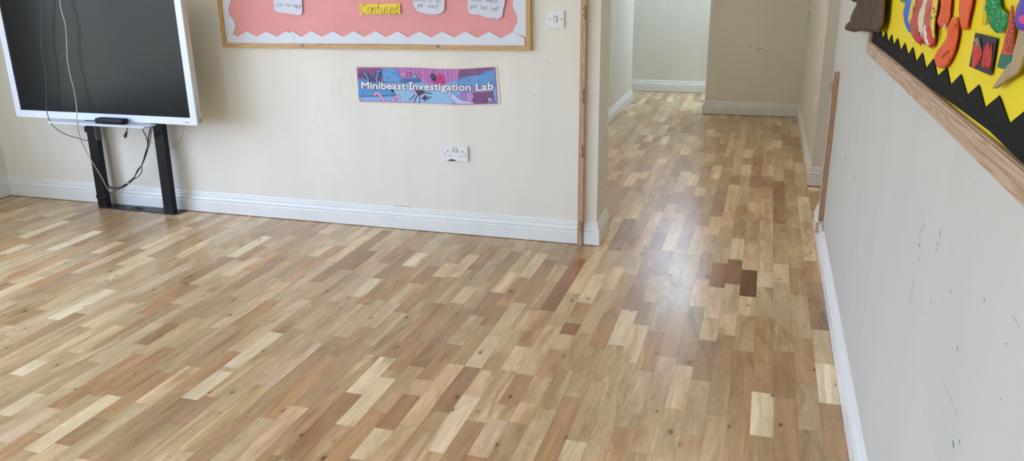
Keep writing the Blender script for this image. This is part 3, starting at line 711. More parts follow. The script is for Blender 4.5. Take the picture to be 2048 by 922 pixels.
wavy([z3(215,410), z3(240,345), z3(246,300), z3(232,260), z3(205,215), z3(178,180), z3(164,140), z3(165,100), z3(182,50), z3(192,0)], -2.9585)
wavy([z4(1706,408), z4(1716,360), z4(1745,310), z4(1762,250), z4(1752,195), z4(1725,140), z4(1706,80), z4(1702,30), z4(1706,0)], -1.166)
for pl in ([z3(865,378), z3(905,396), z3(940,418), z3(955,450), z3(946,480), z3(948,522)], [z4(1722,410), z4(1790,450), z4(1852,486)], [z4(330,530), z4(335,560)], [z3(158,385), z3(150,460)]):
    bm = bmesh.new(); ribbon(bm, [ony(a, b_, YTR-.0017) for a, b_ in pl], .0012, FN, .0002)
    obj('paper_crease', bm, mat('crease_grey', (120, 124, 140), .8), t)
for a in (z3(1047, 547), z4(740, 595)):
    p = ony(*a, YFR); 
    c_ = obj('screw_cup', cyl(bmesh.new(), (p.x, YFR-.0012, p.z), FN, .0075, .0028, 24), mat('dark_cup', (50, 48, 50), .4), t)
    obj('screw_head', cyl(bmesh.new(), (p.x, YFR-.0028, p.z), FN, .0042, .0016, 20), mat('pale_screw', (205, 205, 205), .3), c_)
# paper notes
NOTE = mat('pale_note_paper', (222, 226, 244), .7)
PEN = mat('grey_pen_ink', (96, 92, 96), .8)
def note(name, label, pts, writing, m, Y=4.049, w=.0014, ink=PEN, curl=0):
    t = thing(name, label, 'paper note', tuple(ony(*pts[0], Y)), 'handwritten notes on the pink board')
    obj('paper', cut_px(pts, Y, .0006), m, t)
    for (s, x0, x1, yb, xh, sl) in writing:
        bm = bmesh.new()
        handwrite(bm, s, x0, x1, yb, xh, lambda a, b_: ony(a, b_, Y-.0007), FN, w, slope=sl)
        obj('handwritten_word', bm, ink, t)
def arc(pl): return [(p.x, p.y) for p in catmull([Vector((a, b_, 0)) for a, b_ in pl], 4)]
note('paper_note', 'leftmost white paper note asking what makes you feel happy, pinned on the pink board',
     arc([z3(700,-260), z3(704,0), z3(712,70), z3(714,115), z3(745,140), z3(800,155), z3(880,162), z3(960,172), z3(1000,182), z3(1035,175), z3(1052,150), z3(1052,110), z3(1047,0), z3(1040,-260)]),
     [('you', 430+730/6.024, 430+825/6.024, 78/6.024, 36/6.024, -.02), ('feel', 430+855/6.024, 430+928/6.024, 80/6.024, 26/6.024, .0), ('happy?', 430+950/6.024, 430+1046/6.024, 84/6.024, 26/6.024, .18),
      ('What makes', 430+725/6.024, 430+1035/6.024, -40/6.024, 32/6.024, .0)], NOTE)
note('paper_note', 'white note asking what is on your mind, beside the yellow label',
     arc([z4(425,-250), z4(424,0), z4(424,50), z4(440,90), z4(470,135), z4(520,160), z4(600,176), z4(690,186), z4(750,178), z4(795,158), z4(820,125), z4(828,70), z4(826,0), z4(826,-250)]),
     [('your', 760+475/6.4, 760+560/6.4, 88/6.4, 34/6.4, .0), ('mind?', 760+622/6.4, 760+762/6.4, 100/6.4, 32/6.4, .09), ('what is on', 760+450/6.4, 760+785/6.4, 14/6.4, 34/6.4, .08)], NOTE)
note('paper_note', 'rightmost white paper note asking what makes you feel sad, pinned on the pink board',
     arc([z4(1125,-250), z4(1122,0), z4(1122,80), z4(1130,140), z4(1145,172), z4(1210,186), z4(1262,188), z4(1320,210), z4(1370,228), z4(1440,232), z4(1500,242), z4(1540,228), z4(1568,195), z4(1575,130), z4(1590,70), z4(1600,0), z4(1600,-250)]),
     [('you', 760+1150/6.4, 760+1242/6.4, 100/6.4, 40/6.4, .04), ('feel', 760+1288/6.4, 760+1378/6.4, 122/6.4, 34/6.4, .05), ('sad?', 760+1418/6.4, 760+1535/6.4, 132/6.4, 34/6.4, .06), ('makes', 760+1365/6.4, 760+1520/6.4, 28/6.4, 28/6.4, .06), ('what', 760+1170/6.4, 760+1310/6.4, 14/6.4, 28/6.4, .04)], NOTE)
note('paper_label', 'yellow paper label with one handwritten word on the pink board',
     [z3(1736,50), z3(1752,174), z4(262,178), z4(256,42)], [('C', 430+1765/6.024, 430+1838/6.024, 164/6.024, 64/6.024, 0), ('onfused', 430+1842/6.024, 760+242/6.4, 160/6.024, 72/6.024, .02)],
     mat('yellow_card', (246, 218, 66), .6), w=.0022, ink=mat('black_pen', (52, 46, 34), .7))

# ------------------------------------------------------------------ illustrated laminated sign
G = lambda a, b_, k=0: ony(700+a/6.606, 120+b_/6.606, 4.0655-.00035*k)
t = thing('laminated_sign', 'long laminated sign with cartoon insects, a snail and white lettering', 'sign', tuple(G(1000, 590)))
def gm(name, col, r=.3): return mat('print_'+name, col, r, coat=.3)
OUT = gm('dark_line', (58, 52, 96))
def art(name, pts, col, k, smooth=False):
    if smooth: pts = [(p.x, p.y) for p in catmull([Vector((a, b_, 0)) for a, b_ in pts+[pts[0]]], 4)][:-1]
    return (name, pts, col, k)
layers = {}
def poly(mname, col, pts, k, smooth=False):
    if smooth: pts = [(p.x, p.y) for p in catmull([Vector((a, b_, 0)) for a, b_ in pts+[pts[0]]], 4)][:-1]
    bm = layers.setdefault((mname, k), (bmesh.new(), gm(mname, col)))[0]
    cutout(bm, [G(a, b_, k) for a, b_ in pts], FN, .0002)
def line(pts, w, k, mname='dark_line', col=(58, 52, 96), smooth=True):
    bm = layers.setdefault((mname, k), (bmesh.new(), gm(mname, col)))[0]
    P = [(p.x, p.y) for p in catmull([Vector((a, b_, 0)) for a, b_ in pts], 4)] if smooth and len(pts) > 2 else pts
    ribbon(bm, [G(a, b_, k) for a, b_ in P], w*.00038, FN, .00015)
def bumpy(p0, p1, n, amp, k, w=4):
    L = []
    for i in range(n*2+1):
        f = i/(n*2); L.append((p0[0]+(p1[0]-p0[0])*f, p0[1]+(p1[1]-p0[1])*f+(amp if i % 2 else -amp)))
    line(L, w, k, smooth=False)
TOP = [(100,95), (400,96), (700,100), (950,106), (1180,120), (1400,122), (1600,112), (1800,98), (1900,92), (1922,100)]
BOTL = [(1956,560), (1945,582), (1800,584), (1500,592), (1300,585), (1000,572), (800,564), (500,556), (150,550), (124,530)]
clear = [(75,78), (140,74), (700,88), (1180,108), (1600,98), (1900,80), (1945,84), (1990,590), (1900,606), (1500,612), (1200,604), (800,582), (110,566)]
obj('laminate', cutout(bmesh.new(), [G(a, b_, -.5) for a, b_ in clear], FN, .0002), mat('laminate_clear_edge', (228, 226, 214), .15), t)
poly('magenta', (190,70,150), TOP+BOTL+[(88,120)], 0)
inner = [(106,106), (400,107), (700,111), (950,116), (1180,130), (1400,132), (1600,122), (1800,108), (1895,102), (1910,112), (1944,556), (1935,572), (1800,574), (1500,580), (1300,574), (1000,562), (800,554), (500,546), (158,541), (134,524), (100,130)]
poly('sky_blue', (128,180,232), inner, 1)
poly('plum', (128,72,128), [(104,108), (412,108), (430,300), (104,240)], 2)
poly('plum_dark', (100,56,108), [(190,110), (104,200), (104,235), (150,250)], 3)
poly('mid_blue', (98,158,220), [(412,108), (600,110), (630,125), (655,190), (682,250), (660,290), (455,300), (430,240)], 3)
poly('fence_pink', (196,120,196), [(600,112), (950,118), (1180,132), (1425,132), (1420,220), (1380,290), (1290,300), (1200,330), (1050,318), (940,290), (900,240), (680,240), (650,160)], 2)
for x_ in (650, 700, 750, 805, 860, 920, 985, 1020, 1090, 1150, 1225, 1290, 1340): line([(x_, 114+(x_-600)*.02), (x_+12, 298)], 5, 3)
poly('plum', (128,72,128), [(1440,130), (1800,108), (1895,104), (1900,120), (1800,160), (1740,190), (1560,212), (1420,280), (1425,200)], 3)
poly('mid_blue', (98,158,220), [(1400,300), (1440,250), (1500,225), (1560,210), (1700,200), (1770,155), (1830,135), (1905,118), (1925,345), (1420,360)], 4)
for i in range(6): line([(1450+i*62, 135-i*4), (1440+i*62, 190-i*10)], 2.5, 4)
bumpy((1400,290), (1560,212), 7, 6, 5); bumpy((1560,212), (1740,190), 7, 6, 5); bumpy((1740,190), (1905,118), 8, 6, 5)
poly('lawn_blue', (84,150,214), [(108,245), (430,300), (560,380), (610,465), (112,480)], 2)
bumpy((128,482), (610,470), 24, 7, 4, 6); bumpy((440,296), (670,292), 12, 6, 5); bumpy((530,390), (608,462), 6, 6, 4); bumpy((600,115), (682,260), 8, 6, 5); bumpy((108,245), (190,270), 5, 4, 4)
line([(412,110), (430,240), (452,300)], 5, 5)
for cx, cy in ((445,140), (585,178), (498,240), (1560,270), (1710,285), (1885,290)): line([(cx-14,cy+12), (cx-14,cy-10), (cx,cy-14), (cx+14,cy-4), (cx+14,cy+12)], 5, 6)
poly('path_blue', (150,196,236), [(560,330), (900,300), (1050,330), (1300,320), (1400,360), (1390,430), (1340,580), (1100,575), (800,552), (640,545), (610,460), (540,390)], 2)
poly('grass_teal', (60,120,190), [(690,240), (930,240), (945,290), (900,305), (690,305), (660,290)], 3)
for i in range(22): line([(672+i*12, 302), (676+i*12, 252+(i % 3)*8)], 3, 4)
for cx, cy, n_, c_ in ((705,190,'fl_pink',(216,140,200)), (775,190,'fl_mag',(184,60,110)), (855,215,'fl_blue',(90,170,220)), (915,215,'fl_rose',(200,80,130))):
    for k in range(8):
        a = k*PI/4; poly(n_, c_, [(cx+38*math.cos(a+s__)*q, cy+36*math.sin(a+s__)*q) for s__, q in ((-.28,.75), (0,1.1), (.28,.75), (0,.1))], 5)
        line([(cx+12*math.cos(a), cy+12*math.sin(a)), (cx+38*math.cos(a), cy+36*math.sin(a))], 2, 6)
    poly('white_ink', (240,240,250), [(cx+10*math.cos(k), cy+10*math.sin(k)) for k in [i*PI/3 for i in range(6)]], 7)
# butterfly
poly('navy', (48,60,120), [(165,185), (200,160), (250,180), (295,235), (285,300), (240,290), (200,250), (175,215)], 4, True)
poly('navy', (48,60,120), [(300,235), (340,160), (385,130), (412,140), (420,190), (400,240), (360,280), (310,300)], 4, True)
for pl in ([(180,178), (215,190), (220,230), (240,255), (232,290)], [(395,145), (360,160), (368,200), (345,230), (355,290)]): line(pl, 7, 5, 'white_ink', (240,240,250))
# ladybird
poly('ladybird', (206,40,130), [(1105,260), (1150,200), (1200,190), (1250,220), (1268,280), (1250,320), (1180,325), (1110,300)], 4, True)
poly('navy_dark', (52,48,88), [(1060,200), (1090,175), (1130,200), (1140,250), (1110,275), (1070,250)], 4, True)
for cx, cy, r_ in ((1132,245,14), (1192,242,12), (1228,290,9), (1160,290,10)): poly('navy_dark', (52,48,88), [(cx+r_*math.cos(i*PI/4), cy+r_*math.sin(i*PI/4)*1.2) for i in range(8)], 5)
for pl in ([(1085,185), (1070,160), (1060,165)], [(1110,180), (1105,140), (1120,150)], [(1180,190), (1200,155)], [(1160,195), (1180,185)], [(1080,260), (1060,295)], [(1100,270), (1080,300)], [(1060,230), (1035,232)], [(1235,210), (1250,195)]): line(pl, 6, 5, smooth=False)
# worm
for pl in ([(325,465), (335,440), (370,440), (405,480), (450,545)], [(565,545), (590,500), (625,478), (665,500)]):
    line(pl, 44, 4); line(pl, 36, 5, 'worm_pink', (220,160,214))
    Pc = catmull([Vector((a, b_, 0)) for a, b_ in pl], 3)
# spider / fly
poly('navy_dark', (52,48,88), [(810,392), (880,400), (950,405), (1000,450), (1010,500), (1000,530), (960,520), (900,470), (840,440)], 4, True)
poly('lilac', (196,170,226), [(820,400), (855,402), (895,470), (860,455), (830,425)], 5, True); poly('lilac', (196,170,226), [(925,470), (985,440), (1000,455), (945,500), (922,495)], 5, True)
for pl in ([(950,405), (1010,430), (1075,445)], [(860,450), (830,490), (780,528)], [(890,470), (865,510), (850,560)], [(915,480), (925,520), (918,566)], [(1000,490), (1035,495), (1075,490)], [(1000,505), (1045,520)], [(985,525), (1000,550)], [(815,400), (778,395)]): line(pl, 15, 3)
# snail
poly('snail_body', (196,204,240), [(1330,420), (1350,450), (1370,450), (1400,480), (1460,525), (1540,540), (1610,560), (1620,578), (1400,578), (1370,530), (1320,500), (1340,470)], 5, True)
line([(1345,450), (1330,412)], 7, 6, smooth=False); line([(1368,450), (1375,412)], 7, 6, smooth=False)
poly('plum', (128,72,128), [(1600,430), (1890,415), (1900,520), (1850,545), (1790,578), (1640,576), (1610,540)], 4)
poly('shell_lilac', (176,128,208), [(1450,430), (1500,415), (1560,420), (1610,430), (1635,480), (1600,535), (1540,540), (1480,520), (1445,480)], 6, True)
poly('shell_light', (206,160,224), [(1540,440), (1590,425), (1630,460), (1625,510), (1580,535), (1540,500)], 7, True)
line([(1600,480), (1612,470), (1605,455), (1585,455), (1570,475), (1580,505), (1605,510), (1632,490), (1625,445), (1590,425), (1550,435), (1532,480), (1545,525)], 5, 8)
for i in range(6): line([(1660+i*36, 432), (1650+i*38, 560-i*4)], 2.5, 5)
line([(1340,470), (1318,488), (1335,498), (1320,510)], 5, 6); line([(1370,530), (1400,578)], 4, 6); line([(1400,480), (1480,530), (1560,545), (1620,555)], 4, 6)
line([(1400,358), (1925,345)], 4, 5, smooth=False); poly('shelf_pink', (180,120,190), [(1590,362), (1880,352), (1885,400), (1600,412)], 4)
for i in range(6): line([(1780+i*26, 566), (1790+i*26, 528), (1800+i*26, 566)], 4, 6, smooth=False)
line([(1925,490), (1900,470)], 4, 6, smooth=False); line([(1935,480), (1915,490)], 4, 6, smooth=False)
for i in range(4): line([(1825, 545-i*12), (1868, 530-i*9)], 5, 7, 'white_ink', (240,240,250), False)
poly('dot_magenta', (196,80,180), [(1912+16*math.cos(i*PI/5), 536+11*math.sin(i*PI/5)) for i in range(10)], 7)
# tape glints and laminate creases, painted in as pale lines
for pl in ([(690,110), (700,280), (720,420), (715,560)], [(1250,130), (1260,300)], [(1640,118), (1665,230), (1690,320)]): line(pl, 3, 8, 'crease_glint', (200,214,240))
big = bmesh.new(); mats_ = []
for (mn, k), (bm, m) in layers.items():
    if m not in mats_: mats_.append(m)
    tmp = bpy.data.meshes.new('tmp'); bmesh.ops.recalc_face_normals(bm, faces=bm.faces[:])
    for f in bm.faces: f.material_index = mats_.index(m)
    bm.to_mesh(tmp); bm.free(); big.from_mesh(tmp); bpy.data.meshes.remove(tmp)
idx_ = [f.material_index for f in big.faces]
po = obj('printed_picture', big, mats_[0], t); po.data.materials.clear()
for m in mats_: po.data.materials.append(m)
for p_, i_ in zip(po.data.polygons, idx_): p_.material_index = i_
def word(s, x0, x1, yb0, yb1, cap, k, rad, n, m, name):
    bm = bmesh.new()
    for q in range(n):
        dx, dy = rad*math.cos(2*PI*q/n), rad*math.sin(2*PI*q/n)
        text_bm(bm, s, lambda u, v: G(x0+(x1-x0)*u+dx, yb0+(yb1-yb0)*u-v*cap/.69+dy, k+.01*q))
        if s[0] == 'I':
            for yy in (0, -cap*.93):
                ribbon(bm, [G(x0-9+dx, yb0+yy+dy-3, k+.01*q), G(x0+30+dx, yb0+yy+dy-3, k+.01*q)], .0052, FN, .00005)
    return obj(name, bm, m, t)
WH = gm('white_ink', (246,246,252)); LN = gm('dark_line', (58,52,96))
for s, x0, x1, ya, yb, cap in (('Minibeast', 152, 731, 379, 388, 90), ('Investigation', 794, 1592, 390, 404, 92), ('Lab', 1666, 1891, 408, 392, 98)):
    word(s, x0, x1, ya, yb, cap, 9.5, 9.5, 12, LN, 'lettering_outline')
    word(s, x0, x1, ya, yb, cap, 10.5, 4.0, 8, WH, 'lettering')

# ------------------------------------------------------------------ yellow display board on the right wall
RN = (-1, 0, 0)
XF = .340; XBK = .352
z7 = lambda a, b_: (1700+a/4.19, b_/4.19)
z8 = lambda a, b_: (1840+a/4.61, b_/4.61)
by0, by1, zb0, zb1 = -.3, 3.100, 1.137, 2.2
t = thing('display_board', 'bright yellow display board with a jagged black border and pale oak frame', 'display board', (XR, 2, zb0))
ASH = wood('oak_frame_y', (196, 168, 142), (160, 128, 100), 'Y', .45, 1.0)
ASHZ = wood('oak_frame_upright', (180, 148, 120), (150, 118, 92), 'Z', .45)
bm = bmesh.new(); hexa(bm, [(XF, by1, zb0), (XF, by0, zb0), (XR, by0, zb0-.0), (XR, by1, zb0), (XF, by1-.04, zb0+.046), (XF, by0, zb0+.046), (XR, by0, zb0+.046), (XR, by1-.04, zb0+.046)])
bmesh.ops.bevel(bm, geom=[e for e in bm.edges if all(abs(v.co.x-XF) < 1e-5 for v in e.verts)], offset=.003, segments=2, affect='EDGES')
obj('frame_rail', bm, ASH, t)
bm = bmesh.new(); hexa(bm, [(XF, by1, zb0), (XR, by1, zb0), (XR, by1-.04, zb0+.046), (XF, by1-.04, zb0+.046), (XF, by1, zb1), (XR, by1, zb1), (XR, by1-.04, zb1), (XF, by1-.04, zb1)])
obj('frame_stile', bm, ASHZ, t)
obj('frame_rail', B((XF, by0, zb1-.04), (XR, by1-.04, zb1)), ASH, t)
YEL = mat('yellow_backing_paper', (240, 216, 12), .55, var=.03, vscale=3)
obj('backing_paper', B((XBK, by0, zb0+.03), (XR, by1-.02, zb1-.02)), YEL, t)
# black trim
BLK = mat('black_border_card', (22, 24, 25), .8, spec=.2, bump=.3, bscale=120)
Xt = .3505
def xq(p, X=Xt): return onx(*p, X)
zz = [z7(*p) for p in ((178,262), (262,262), (275,325), (305,262), (320,355), (352,290), (365,382), (402,318), (425,428), (462,358), (487,462), (530,395), (555,520), (610,440), (638,575), (705,490), (735,640), (815,565), (845,715), (935,620), (985,798), (1085,708), (1135,902), (1258,800))]
P = [xq(p) for p in zz] + [xq((2020, 247)), Vector((Xt, 1.262, 1.250))]
y = 1.262
while y > .0: P += [Vector((Xt, y-.063, 1.220)), Vector((Xt, y-.126, 1.250))]; y -= .126
yl = P[-1].y
low = [Vector((Xt, yl, 1.178)), Vector((Xt, 1.2, 1.181)), Vector((Xt, 1.42, 1.190)), Vector((Xt, 1.62, 1.188)), Vector((Xt, 1.9, 1.184)), Vector((Xt, 2.3, 1.1815)), Vector((Xt, 2.7, 1.180)), Vector((Xt, 3.06, 1.178))]
def pinked(P, step=.006, amp=.0016):
    out = []
    for a, b_ in zip(P, P[1:]):
        n_ = max(1, int((b_-a).length/step)); d = (b_-a).normalized(); s = Vector((0, -d.z, d.y))
        for k in range(n_): out.append(a+(b_-a)*k/n_); out.append(a+(b_-a)*(k+.5)/n_ + s*amp)
    out.append(P[-1]); return out
obj('border_strip', cutout(bmesh.new(), pinked(P)+low, RN, .0018), BLK, t)
bm = bmesh.new()
for q in ((435,485), (620,668), (750,810), (925,835), (190,310)): p = xq(z7(*q), .3486); box(bm, (p.x-.0003, p.y-.004, p.z-.0008), (p.x, p.y+.004, p.z+.0008))
isles('staple', bm, STEEL, t)

def craft(name, label, cat, outline, m, X=.346, th=.004, puff=0, wr=0, wf=60, grid=.006, smooth=True, z=z7, group=None, sag=.45, parent=None, ys=.55):
    pts = [z(*p) for p in outline]
    if smooth: pts = arc(list(pts)+[pts[0]])[:-1]
    o = obj(name, cutout(bmesh.new(), [onx(a, b_, X) for a, b_ in pts], RN, th, puff, grid, wr, wf, sag, ys), m, parent, bool(puff or wr))
    if parent is None: tag(o, label, cat, group)
    return o
def paintm(name, c, var=.15, vs=30, r=.45, bump=.3): return mat('poster_'+name, c, r, var=var, vscale=vs, bump=bump, bscale=60)
GR = 'painted paper cut-outs on the yellow board'
BR = mat('brown_crumpled_paper', (100, 79, 60), .7, var=.3, vscale=18, bump=.5, bscale=60, stretch=(1, 2.2, .35))
# tree trunk
craft('paper_tree_trunk', 'brown crumpled paper tree trunk sticking out at the far edge of the yellow board', 'paper trunk',
      [(100,-420), (103,-200), (105,0), (112,60), (108,110), (70,150), (38,195), (12,240), (30,252), (48,270), (85,262), (120,258), (165,266), (195,262), (235,272), (262,262), (272,220), (285,180), (292,100), (300,0), (300,-200), (298,-420)], BR,
      X=.333, th=.006, puff=.012, wr=.04, wf=75, grid=.005, smooth=False, sag=.8, ys=.16)
craft('paper_leaf', 'small green paper leaf at the top edge of the yellow board beside the trunk', 'paper leaf', [(428,-60), (475,-70), (478,0), (465,22), (445,15), (430,5)], paintm('green', (24,140,72)), th=.003, puff=.002, group=GR)
craft('paper_twig', 'thin brown paper twig beside the brown trunk at the top of the yellow board', 'paper twig', [(236,285), (243,262), (248,262), (240,292)], BR, X=.347, th=.002, smooth=False)
# blue and yellow banana
BAN = []
def banana(nm, lab, outl, m, streaks):
    o = craft(nm, lab, 'paper banana', outl, m, X=.345, th=.003, puff=.006, wr=.002, wf=70, group=GR, sag=.5)
    BAN.append(o)
    for sname, so, sm in streaks:
        craft(sname, '', '', so, sm, X=.3395, th=.003, puff=.003, wr=.001, wf=90, parent=o, sag=.4)
BL = paintm('blue', (40,104,206)); RD = paintm('red', (200,26,30), .25, 25, .3); CRM = paintm('cream', (222,212,170), .1); YPL = paintm('pale_yellow', (224,206,80), .12)
OR_ = paintm('orange', (232,92,32), .18, 35); GRN = paintm('green', (24,140,72)); RST = paintm('rust', (206,84,52), .2, 40)
banana('paper_banana', 'blue and yellow painted paper banana, nearest the trunk on the yellow board',
       [(498,-60), (560,-60), (556,0), (545,60), (530,110), (520,170), (515,262), (500,262), (478,200), (466,130), (475,70), (490,0)], BL,
       [('yellow_side', [(535,-20), (558,-20), (552,40), (540,90), (528,120), (520,190), (508,200), (500,170), (512,110), (522,50)], YPL),
        ('brown_patch', [(530,58), (548,52), (545,85), (528,98), (520,80)], paintm('brown', (146,78,30)))])
banana('paper_banana', 'glossy red and cream painted paper banana with a black tip, on the yellow board',
       [(600,-60), (672,-60), (665,10), (650,70), (632,140), (625,230), (622,320), (612,355), (595,372), (560,345), (535,300), (524,230), (532,150), (560,80), (582,20)], RD,
       [('cream_side', [(640,-20), (665,-20), (655,40), (640,90), (632,150), (622,220), (616,290), (604,300), (590,260), (584,200), (588,130), (608,70), (630,20)], CRM)])
banana('paper_banana', 'red paper banana with a speckled yellow edge and a shiny white patch',
       [(672,-60), (745,-60), (742,10), (738,80), (722,160), (716,250), (718,330), (705,375), (688,400), (660,382), (632,345), (624,290), (630,210), (645,130), (662,40)], paintm('red_bright', (206,56,50), .25, 25, .25),
       [('yellow_edge', [(712,-20), (742,-20), (738,50), (728,120), (716,180), (712,260), (714,310), (706,318), (696,250), (690,170), (700,90)], YPL),
        ('white_patch', [(632,215), (645,200), (652,260), (664,320), (672,370), (660,378), (640,350), (628,290)], paintm('shiny_white', (232,222,226), .15, 40, .15))])
SPOT = mat('black_paint', (28, 22, 22), .5)
for q, r_, k in (((583,283), .006, 1), ((594,378), .004, 1), ((655,228), .003, 2), ((690,318), .004, 2), ((700,70), .004, 2), ((680,150), .005, 2), ((705,100), .003, 2), ((692,402), .004, 2), ((718,90), .003, 2), ((712,140), .003, 2), ((505,170), .003, 0), ((510,215), .002, 0)):
    obj('painted_spot', cyl(bmesh.new(), onx(*z7(*q), .3325), RN, r_*.55, .0012, 8), SPOT, BAN[k])
# orange vegetables
ORG = 'orange painted paper vegetables on the yellow board'
craft('paper_carrot', 'orange painted paper carrot with a white tip, upper left of the orange cut-outs', 'paper carrot', [(775,-60), (850,-60), (848,60), (842,140), (828,190), (805,226), (792,233), (765,222), (745,195), (745,160), (762,110), (774,40)], OR_, th=.003, puff=.0015, wr=.0015, wf=90, group=ORG)
p = onx(*z7(792, 226), .334); 
craft('paper_carrot', 'orange painted paper carrot at the top, beside the yellow stick', 'paper carrot', [(935,-60), (1036,-60), (1030,20), (1018,80), (1000,160), (985,240), (975,251), (950,240), (938,190), (932,130), (926,90), (932,20)], OR_, th=.003, puff=.0015, wr=.0015, wf=90, group=ORG)
o = craft('paper_gourd', 'orange painted paper gourd with a curved neck touching the black jagged border', 'paper gourd', [(868,150), (885,142), (903,152), (912,180), (915,240), (905,330), (880,430), (850,500), (815,555), (782,573), (745,562), (730,535), (726,490), (738,440), (770,395), (805,345), (830,290), (840,220)], OR_, th=.003, puff=.0025, wr=.003, wf=90)
bm = bmesh.new(); ribbon(bm, [onx(*z7(887, 205), .3385), onx(*z7(890, 230), .3385)], .0025, RN, .001); ribbon(bm, [onx(*z7(770, 480), .3385), onx(*z7(795, 455), .3385), onx(*z7(830, 425), .3385)], .0015, RN, .001)
isles('pen_mark', bm, mat('dark_red_pen', (110, 36, 20), .7), o)
obj('white_tip', cyl(bmesh.new(), onx(*z7(792, 226), .3405), RN, .005, .0025, 12), mat('chipped_white', (225, 218, 214), .6), bpy.data.objects['paper_carrot'])
craft('paper_stick', 'thin yellow rolled paper stick on the yellow board beside the green vegetable', 'paper stick', [(1146,-60), (1170,-60), (1165,100), (1156,200), (1144,207), (1134,200), (1138,120)], mat('yellow_straw', (214,186,20), .5), th=.004, puff=.003)
o = craft('paper_vegetable', 'glossy green crumpled paper vegetable hanging at the top of the yellow board', 'paper vegetable', [(1180,-60), (1255,-60), (1265,40), (1290,80), (1325,120), (1338,160), (1328,210), (1305,258), (1270,277), (1235,270), (1212,240), (1200,190), (1182,140), (1174,80), (1178,20)], mat('poster_green_gloss', (28,150,82), .25, var=.3, vscale=40, bump=.5, bscale=50), th=.003, puff=.004, wr=.009, wf=190, grid=.0035, ys=.8)
# card with red chillies
craft('black_card', 'black paper card tilted on the yellow board, backing the red painted shapes', 'card', [(1057,275), (1235,320), (1185,633), (1005,555), (1048,330)], mat('black_sugar_paper', (48, 50, 56), .75, var=.1), X=.348, th=.0015, smooth=False)
RP = paintm('crimson', (196,44,44), .15, 30); RG = 'red paper chillies on the black card'
for lab, ol in (('wide red paper chilli on the left of the black card, under the grey stub', [(1048,375), (1070,360), (1095,385), (1095,440), (1085,510), (1065,560), (1040,572), (1028,550), (1035,480), (1030,430)]),
                ('thin curved red paper chilli right beside the wide one on the black card', [(1098,385), (1108,400), (1112,440), (1100,500), (1075,545), (1068,548), (1088,500), (1096,440)]),
                ('red paper chilli left of the right-hand pair on the black card', [(1160,362), (1175,365), (1172,420), (1155,500), (1140,560), (1122,568), (1110,550), (1118,480), (1135,410)]),
                ('rightmost red paper chilli on the black card', [(1195,368), (1196,430), (1190,520), (1178,568), (1160,578), (1145,560), (1158,500), (1178,420)])):
    craft('paper_chilli', lab, 'paper chilli', ol, RP, X=.3465, th=.0015, puff=.0015, wr=.001, group=RG, grid=.004, sag=.2, smooth=False)
craft('paper_stub', 'small grey-brown rolled paper stub above the wide red chilli on the black card', 'paper stub', [(1063,335), (1080,318), (1092,322), (1103,385), (1092,385), (1070,358)], mat('kraft_stub', (150,130,112), .8), X=.3455, th=.004, puff=.003, grid=.004, sag=.2)
# watermelon slice
o = craft('paper_watermelon_slice', 'tall painted paper watermelon wedge, rust red above a dark green end', 'paper slice', [(1368,45), (1376,55), (1385,300), (1370,460), (1330,457), (1280,452), (1300,380), (1340,200)], RST, X=.3475, th=.003, smooth=False)
craft('green_rind', '', '', [(1280,452), (1330,457), (1370,460), (1366,560), (1340,575), (1290,578), (1250,562)], mat('dark_green_card', (36,106,90), .6), X=.3475, th=.0031, smooth=False, parent=o)
bm = bmesh.new()
for q in ((1362,100), (1360,140), (1371,150), (1348,180), (1362,190), (1372,200), (1340,225), (1354,240), (1370,235), (1332,265), (1345,285), (1362,275), (1372,290), (1325,305), (1340,325), (1358,315), (1318,345), (1335,365), (1352,350), (1368,355), (1310,380), (1310,415), (1330,400), (1345,395), (1364,400), (1325,430), (1345,430)):
    ribbon(bm, [onx(*z7(q[0]-3, q[1]+8), .3444), onx(*z7(q[0]+3, q[1]-8), .3444)], .0016, RN, .0004)
isles('painted_pip', bm, MATS['black_paint'], o)
# cardboard
o = craft('cardboard_horn', 'long curved piece of tan corrugated cardboard pointing down on the yellow board', 'cardboard', [(1520,200), (1452,250), (1440,285), (1415,380), (1395,450), (1385,520), (1350,550), (1310,610), (1260,680), (1220,741), (1245,738), (1330,675), (1420,620), (1456,560), (1475,480), (1530,400)], mat('corrugated_cardboard', (178, 154, 120), .8, var=.12, vscale=14, stretch=(1,6,1), bump=.5, bscale=20), X=.344, th=.005, puff=0, wr=.006, wf=110, grid=.004, ys=.25, smooth=False)
bm = bmesh.new()
for k in range(9):
    a = (1395+k*3, 500-k*28); ribbon(bm, [onx(*z7(a[0], a[1]), .3325), onx(*z7(a[0]+70, a[1]+30), .3325)], .0009, RN, .0004)
bm.free()
o = craft('paper_flower', 'blue-purple paper shape with a pink dot at the right edge of the yellow board', 'paper shape', [(1480,-60), (1450,0), (1430,60), (1412,150), (1414,210), (1425,240), (1450,250), (1500,258), (1560,200), (1570,0)], paintm('violet', (84,60,176), .15), X=.341, th=.004, puff=.003)
craft('pink_dot', '', '', [(1455,125), (1440,140), (1432,160), (1440,185), (1460,198), (1490,190), (1495,135)], paintm('hot_pink', (220,50,140), .1), X=.3345, th=.003, parent=o)

